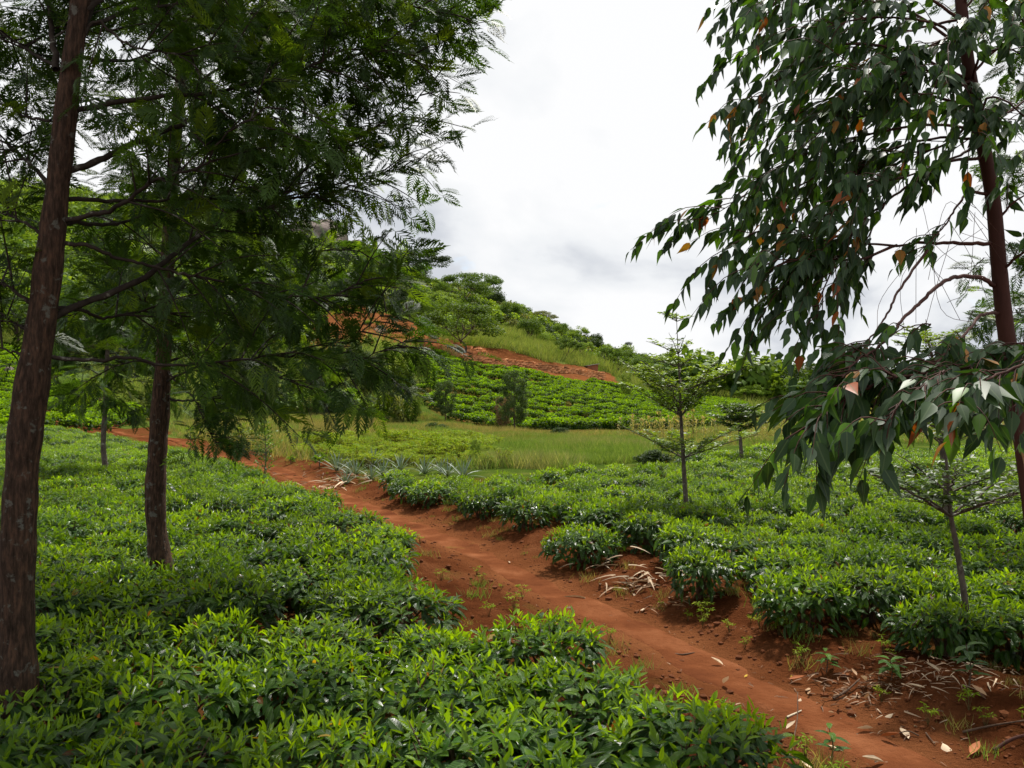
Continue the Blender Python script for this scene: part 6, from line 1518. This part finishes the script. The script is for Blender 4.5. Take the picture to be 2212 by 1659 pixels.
# ------------------------------------------------------------------ dead leaves, sticks and straw on the path
g = np.random.default_rng(90)
T_dry = [leaf_tmpl(w=0.42, fold=0.7, droop=-0.35, petiole=0.08), leaf_tmpl(w=0.5, fold=-0.5, droop=0.45, petiole=0.10), leaf_tmpl(w=0.30, fold=1.1, droop=-0.2, petiole=0.15)]
def dry_mesh(k, c):
    mb = MB(); mb.add(T_dry[k].v, T_dry[k].t, T_dry[k].q, c, T_dry[k].uv); return mb.mesh('dry_leaf', M_dry)
DRYC = {'pale': (0.52, 0.40, 0.27), 'tan': (0.36, 0.22, 0.12), 'rusty': (0.30, 0.10, 0.035), 'yellow': (0.50, 0.33, 0.03), 'brown': (0.17, 0.085, 0.045)}
DM = {(k, c): dry_mesh(k, DRYC[c]) for k in range(3) for c in DRYC}
DRY = [(1561, 1483, 'pale', 0.085, 'broad pale dead leaf on the path edge just above the lowest left tea bush'), (1535, 1428, 'tan', 0.07, 'tan dead leaf lying on the path before the left field corner'), (1566, 1444, 'pale', 0.085, 'pale dead leaf with lifted tip in the middle of the path'),
       (1700, 1474, 'rusty', 0.10, 'long rusty dead leaf on the right half of the path'), (1742, 1500, 'tan', 0.07, 'tan curled leaf below the long rusty one'), (1873, 1478, 'pale', 0.10, 'long pale leaf standing out on the litter below the nearest right bushes'),
       (1852, 1468, 'tan', 0.06, 'small tan leaf left of the long pale leaf'), (2002, 1494, 'pale', 0.095, 'crumpled pale leaf on the bank under the right tea bushes'), (2022, 1479, 'pale', 0.10, 'wide pale leaf near the foot of the thin sapling bushes'),
       (2034, 1459, 'pale', 0.09, 'pale leaf close under the dark right tea bushes'), (1934, 1549, 'pale', 0.10, 'flat pale leaf in the centre of the bare soil'), (1890, 1579, 'pale', 0.10, 'upright folded pale leaf on the lower bare soil'),
       (1946, 1577, 'pale', 0.11, 'big curled pale leaf right of the upright folded one'), (1972, 1573, 'pale', 0.10, 'second big curled pale leaf touching its neighbour'), (1805, 1548, 'tan', 0.06, 'little tan leaf on the smooth path'),
       (1810, 1533, 'brown', 0.06, 'little brown leaf above the tan one on the smooth path'), (1730, 1515, 'pale', 0.04, 'tiny pale leaf on the smooth path'), (1788, 1532, 'brown', 0.06, 'narrow brown leaf on the path near the litter'),
       (2096, 1640, 'rusty', 0.11, 'rust coloured leaf standing up at the bottom right corner'), (2035, 1612, 'pale', 0.10, 'straight pale leaf at the lower right of the bare soil'), (1896, 1597, 'rusty', 0.10, 'rusty leaf below the upright folded pale leaf'),
       (1697, 1583, 'pale', 0.07, 'pale leaf next to the lowest left tea bush'), (1786, 1617, 'pale', 0.09, 'pale leaf at the foot of the lone seedling'), (1917, 1655, 'pale', 0.11, 'pale leaf cut by the bottom edge of the picture'),
       (2135, 1511, 'tan', 0.08, 'tan leaf on the shaded soil at the far right'), (2128, 1518, 'brown', 0.08, 'brown leaf beside the tan one on the shaded soil'), (1630, 1491, 'brown', 0.05, 'small brown leaf alone on the path above the moss'), (1869, 1516, 'tan', 0.07, 'tan leaf on the ridge of litter'),
       (1615, 1463, 'yellow', 0.03, 'tiny yellow leaf in the middle of the path'), (1711, 1465, 'yellow', 0.05, 'small green yellow leaf by the long rusty one'), (1732, 1650, 'pale', 0.08, 'pale leaf on the soil at the bottom left of the bare patch'), (1384, 1325, 'pale', 0.07, 'pale leaf on the narrow path beside the straw'),
       (1240, 1318, 'pale', 0.07, 'pale leaf on the path left of the straw'), (1100, 1216, 'pale', 0.06, 'white speck of leaf on the upper path'), (1224, 1372, 'pale', 0.05, 'pale leaf on the left edge of the middle path'), (965, 1265, 'brown', 0.05, 'brown leaf on the left bank of the path')]
for i, (px, py, c, s, lab) in enumerate(DRY):
    p = ground_at(px, py, 2, 25); k = i % 3
    put('dry_leaf', DM[(k, c)], loc=p + np.array([0, 0, 0.018]), rot=(g.normal(0, 0.25), g.normal(0, 0.35), g.uniform(0, 6.28)), scale=s * g.uniform(0.95, 1.15), label=lab, category='dead leaf', group='dead leaves on the path')
def stick(pts, r, label, mat, name='stick', cat='stick'):
    P = np.array([ground_at(a, b, 2, 25) + [0, 0, c] for a, b, c in pts]); q = catmull(P, 5); mb = MB(); tube(mb, q - P[0], np.linspace(r, r * 0.6, len(q)), 6, wob=0.08)
    put(name, mb.mesh(name, mat), loc=P[0], label=label, category=cat)
M_pale = noise_mat("bleached stalk", [(0.3, (0.42, 0.35, 0.24)), (0.7, (0.60, 0.53, 0.40))], scale=20, bump=0.1)
stick([(1800, 1513, .01), (1828, 1500, .02), (1857, 1478, .03)], 0.008, 'brown stick leaning on the litter below the nearest right bushes', M_stem)
stick([(2080, 1586, .01), (2140, 1578, .02), (2212, 1567, .02)], 0.007, 'dark stick lying at the right edge of the bare soil', M_stem)
stick([(2147, 1626, .01), (2185, 1612, .03), (2240, 1596, .03)], 0.010, 'thicker red brown stick in the bottom right corner', M_eucb)
stick([(1700, 1553, .01), (1718, 1548, .015), (1731, 1543, .02)], 0.006, 'bleached white stalk lying on the path', M_pale, 'stalk', 'stalk')
stick([(2000, 1588, .01), (2010, 1602, .01), (2020, 1612, .01)], 0.004, 'thin curved twig before the straight pale leaf', M_stem, 'twig', 'twig')
stick([(1985, 1594, .01), (1960, 1588, .02), (1925, 1594, .01)], 0.004, 'thin twig under the big curled pale leaves', M_stem, 'twig', 'twig')
stick([(1705, 1640, .01), (1722, 1600, .10), (1724, 1575, .20)], 0.004, 'dead bramble twig standing at the edge of the lowest left bush', M_stem, 'twig', 'twig')
stick([(1456, 1416, .01), (1475, 1420, .02), (1500, 1416, .02)], 0.006, 'short brown stick at the corner of the left field', M_stem)
# heaps of dead pineapple leaves and raked litter
T_straw = leaf_tmpl(w=0.10, prof=[0.9, 1.0, 0.85, 0.5, 0.0], fold=0.6, droop=0.25, petiole=0.0)
def heap(px, py, n, rx, ry, L, label, seed, cols=('pale', 'tan'), lift=0.05):
    g = np.random.default_rng(seed); c = ground_at(px, py, 2, 40); mb = MB()
    x = c[0] + g.normal(0, rx, n); y = c[1] + g.normal(0, ry, n); z = terrain(x, y) + np.abs(g.normal(0, lift, n)) + 0.008
    th = g.uniform(0, 6.28, n); d = np.stack([np.cos(th), np.sin(th), g.normal(0.02, 0.12, n)], 1)
    t = g.random((n, 1)); col = ((1 - t) * np.array(DRYC[cols[0]]) + t * np.array(DRYC[cols[1]])) * g.uniform(0.6, 1.1, (n, 1))
    scatter(mb, T_straw, np.stack([x, y, z], 1), frames(d, np.array([0, 0, 1.0]) + g.normal(0, 0.4, (n, 3))), g.uniform(0.5, 1.1, n) * L, col)
    put('straw_heap', mb.mesh('straw_heap', M_dry), kind='stuff', label=label, category='straw')
heap(1385, 1262, 44, 0.20, 0.13, 0.26, 'heap of dead yellow pineapple leaves under the right tea bushes halfway up the path', 1)
heap(1310, 1228, 12, 0.14, 0.10, 0.24, 'few dead straw leaves left of the straw heap', 2)
heap(735, 1045, 60, 0.40, 0.5, 0.42, 'dead pale leaves strewn around the lowest pineapple plants', 3)
heap(690, 1025, 40, 0.6, 0.6, 0.30, 'grey dead grass on the bank left of the pineapples', 4, ('tan', 'brown'))
heap(1885, 1483, 130, 0.22, 0.12, 0.10, 'ridge of raked dead litter before the nearest right tea bushes', 5, ('tan', 'brown'), 0.025)
heap(2010, 1465, 150, 0.26, 0.12, 0.10, 'dry litter under the edge of the rightmost tea bushes', 6, ('pale', 'brown'), 0.02)
heap(1500, 1285, 60, 0.25, 0.15, 0.14, 'dry litter under the tea bushes right of the straw heap', 7, ('tan', 'brown'), 0.02)
heap(1880, 1570, 110, 0.75, 0.45, 0.06, 'scattered bits of dead leaf on the bare soil at lower right', 8, ('pale', 'brown'), 0.004)
heap(1500, 1380, 90, 0.7, 0.6, 0.05, 'scattered bits of dead leaf on the middle of the path', 9, ('tan', 'brown'), 0.004)

# sprigs of weed on the banks of the path
def weeds():
    n = 260
    i = rng.integers(0, len(PATHF) - 1, n * 4); t = rng.random(n * 4)[:, None]; p = PATHF[i] * (1 - t) + PATHF[i + 1] * t
    q = p + rng.normal(0, 0.75, p.shape); d, s_ = pathdist(q[:, 0], q[:, 1])
    ok = (d > 0.4) & (d < 1.7) & (q[:, 1] > 3.6) & (q[:, 1] < 24); q = q[ok][:n]
    gn_scatter('path_sprigs', np.column_stack([q, terrain(q[:, 0], q[:, 1]) - 0.005]), rng.uniform(0, 6.28, len(q)), rng.uniform(0.10, 0.32, len(q)), rng.integers(0, 5, len(q)),
               [palm_crop(360), palm_crop(361), G_green[0], G_dry[0], G_dry[1]], kind='stuff', label='tiny weeds and grass sprigs on the banks of the path', category='weeds')
weeds()
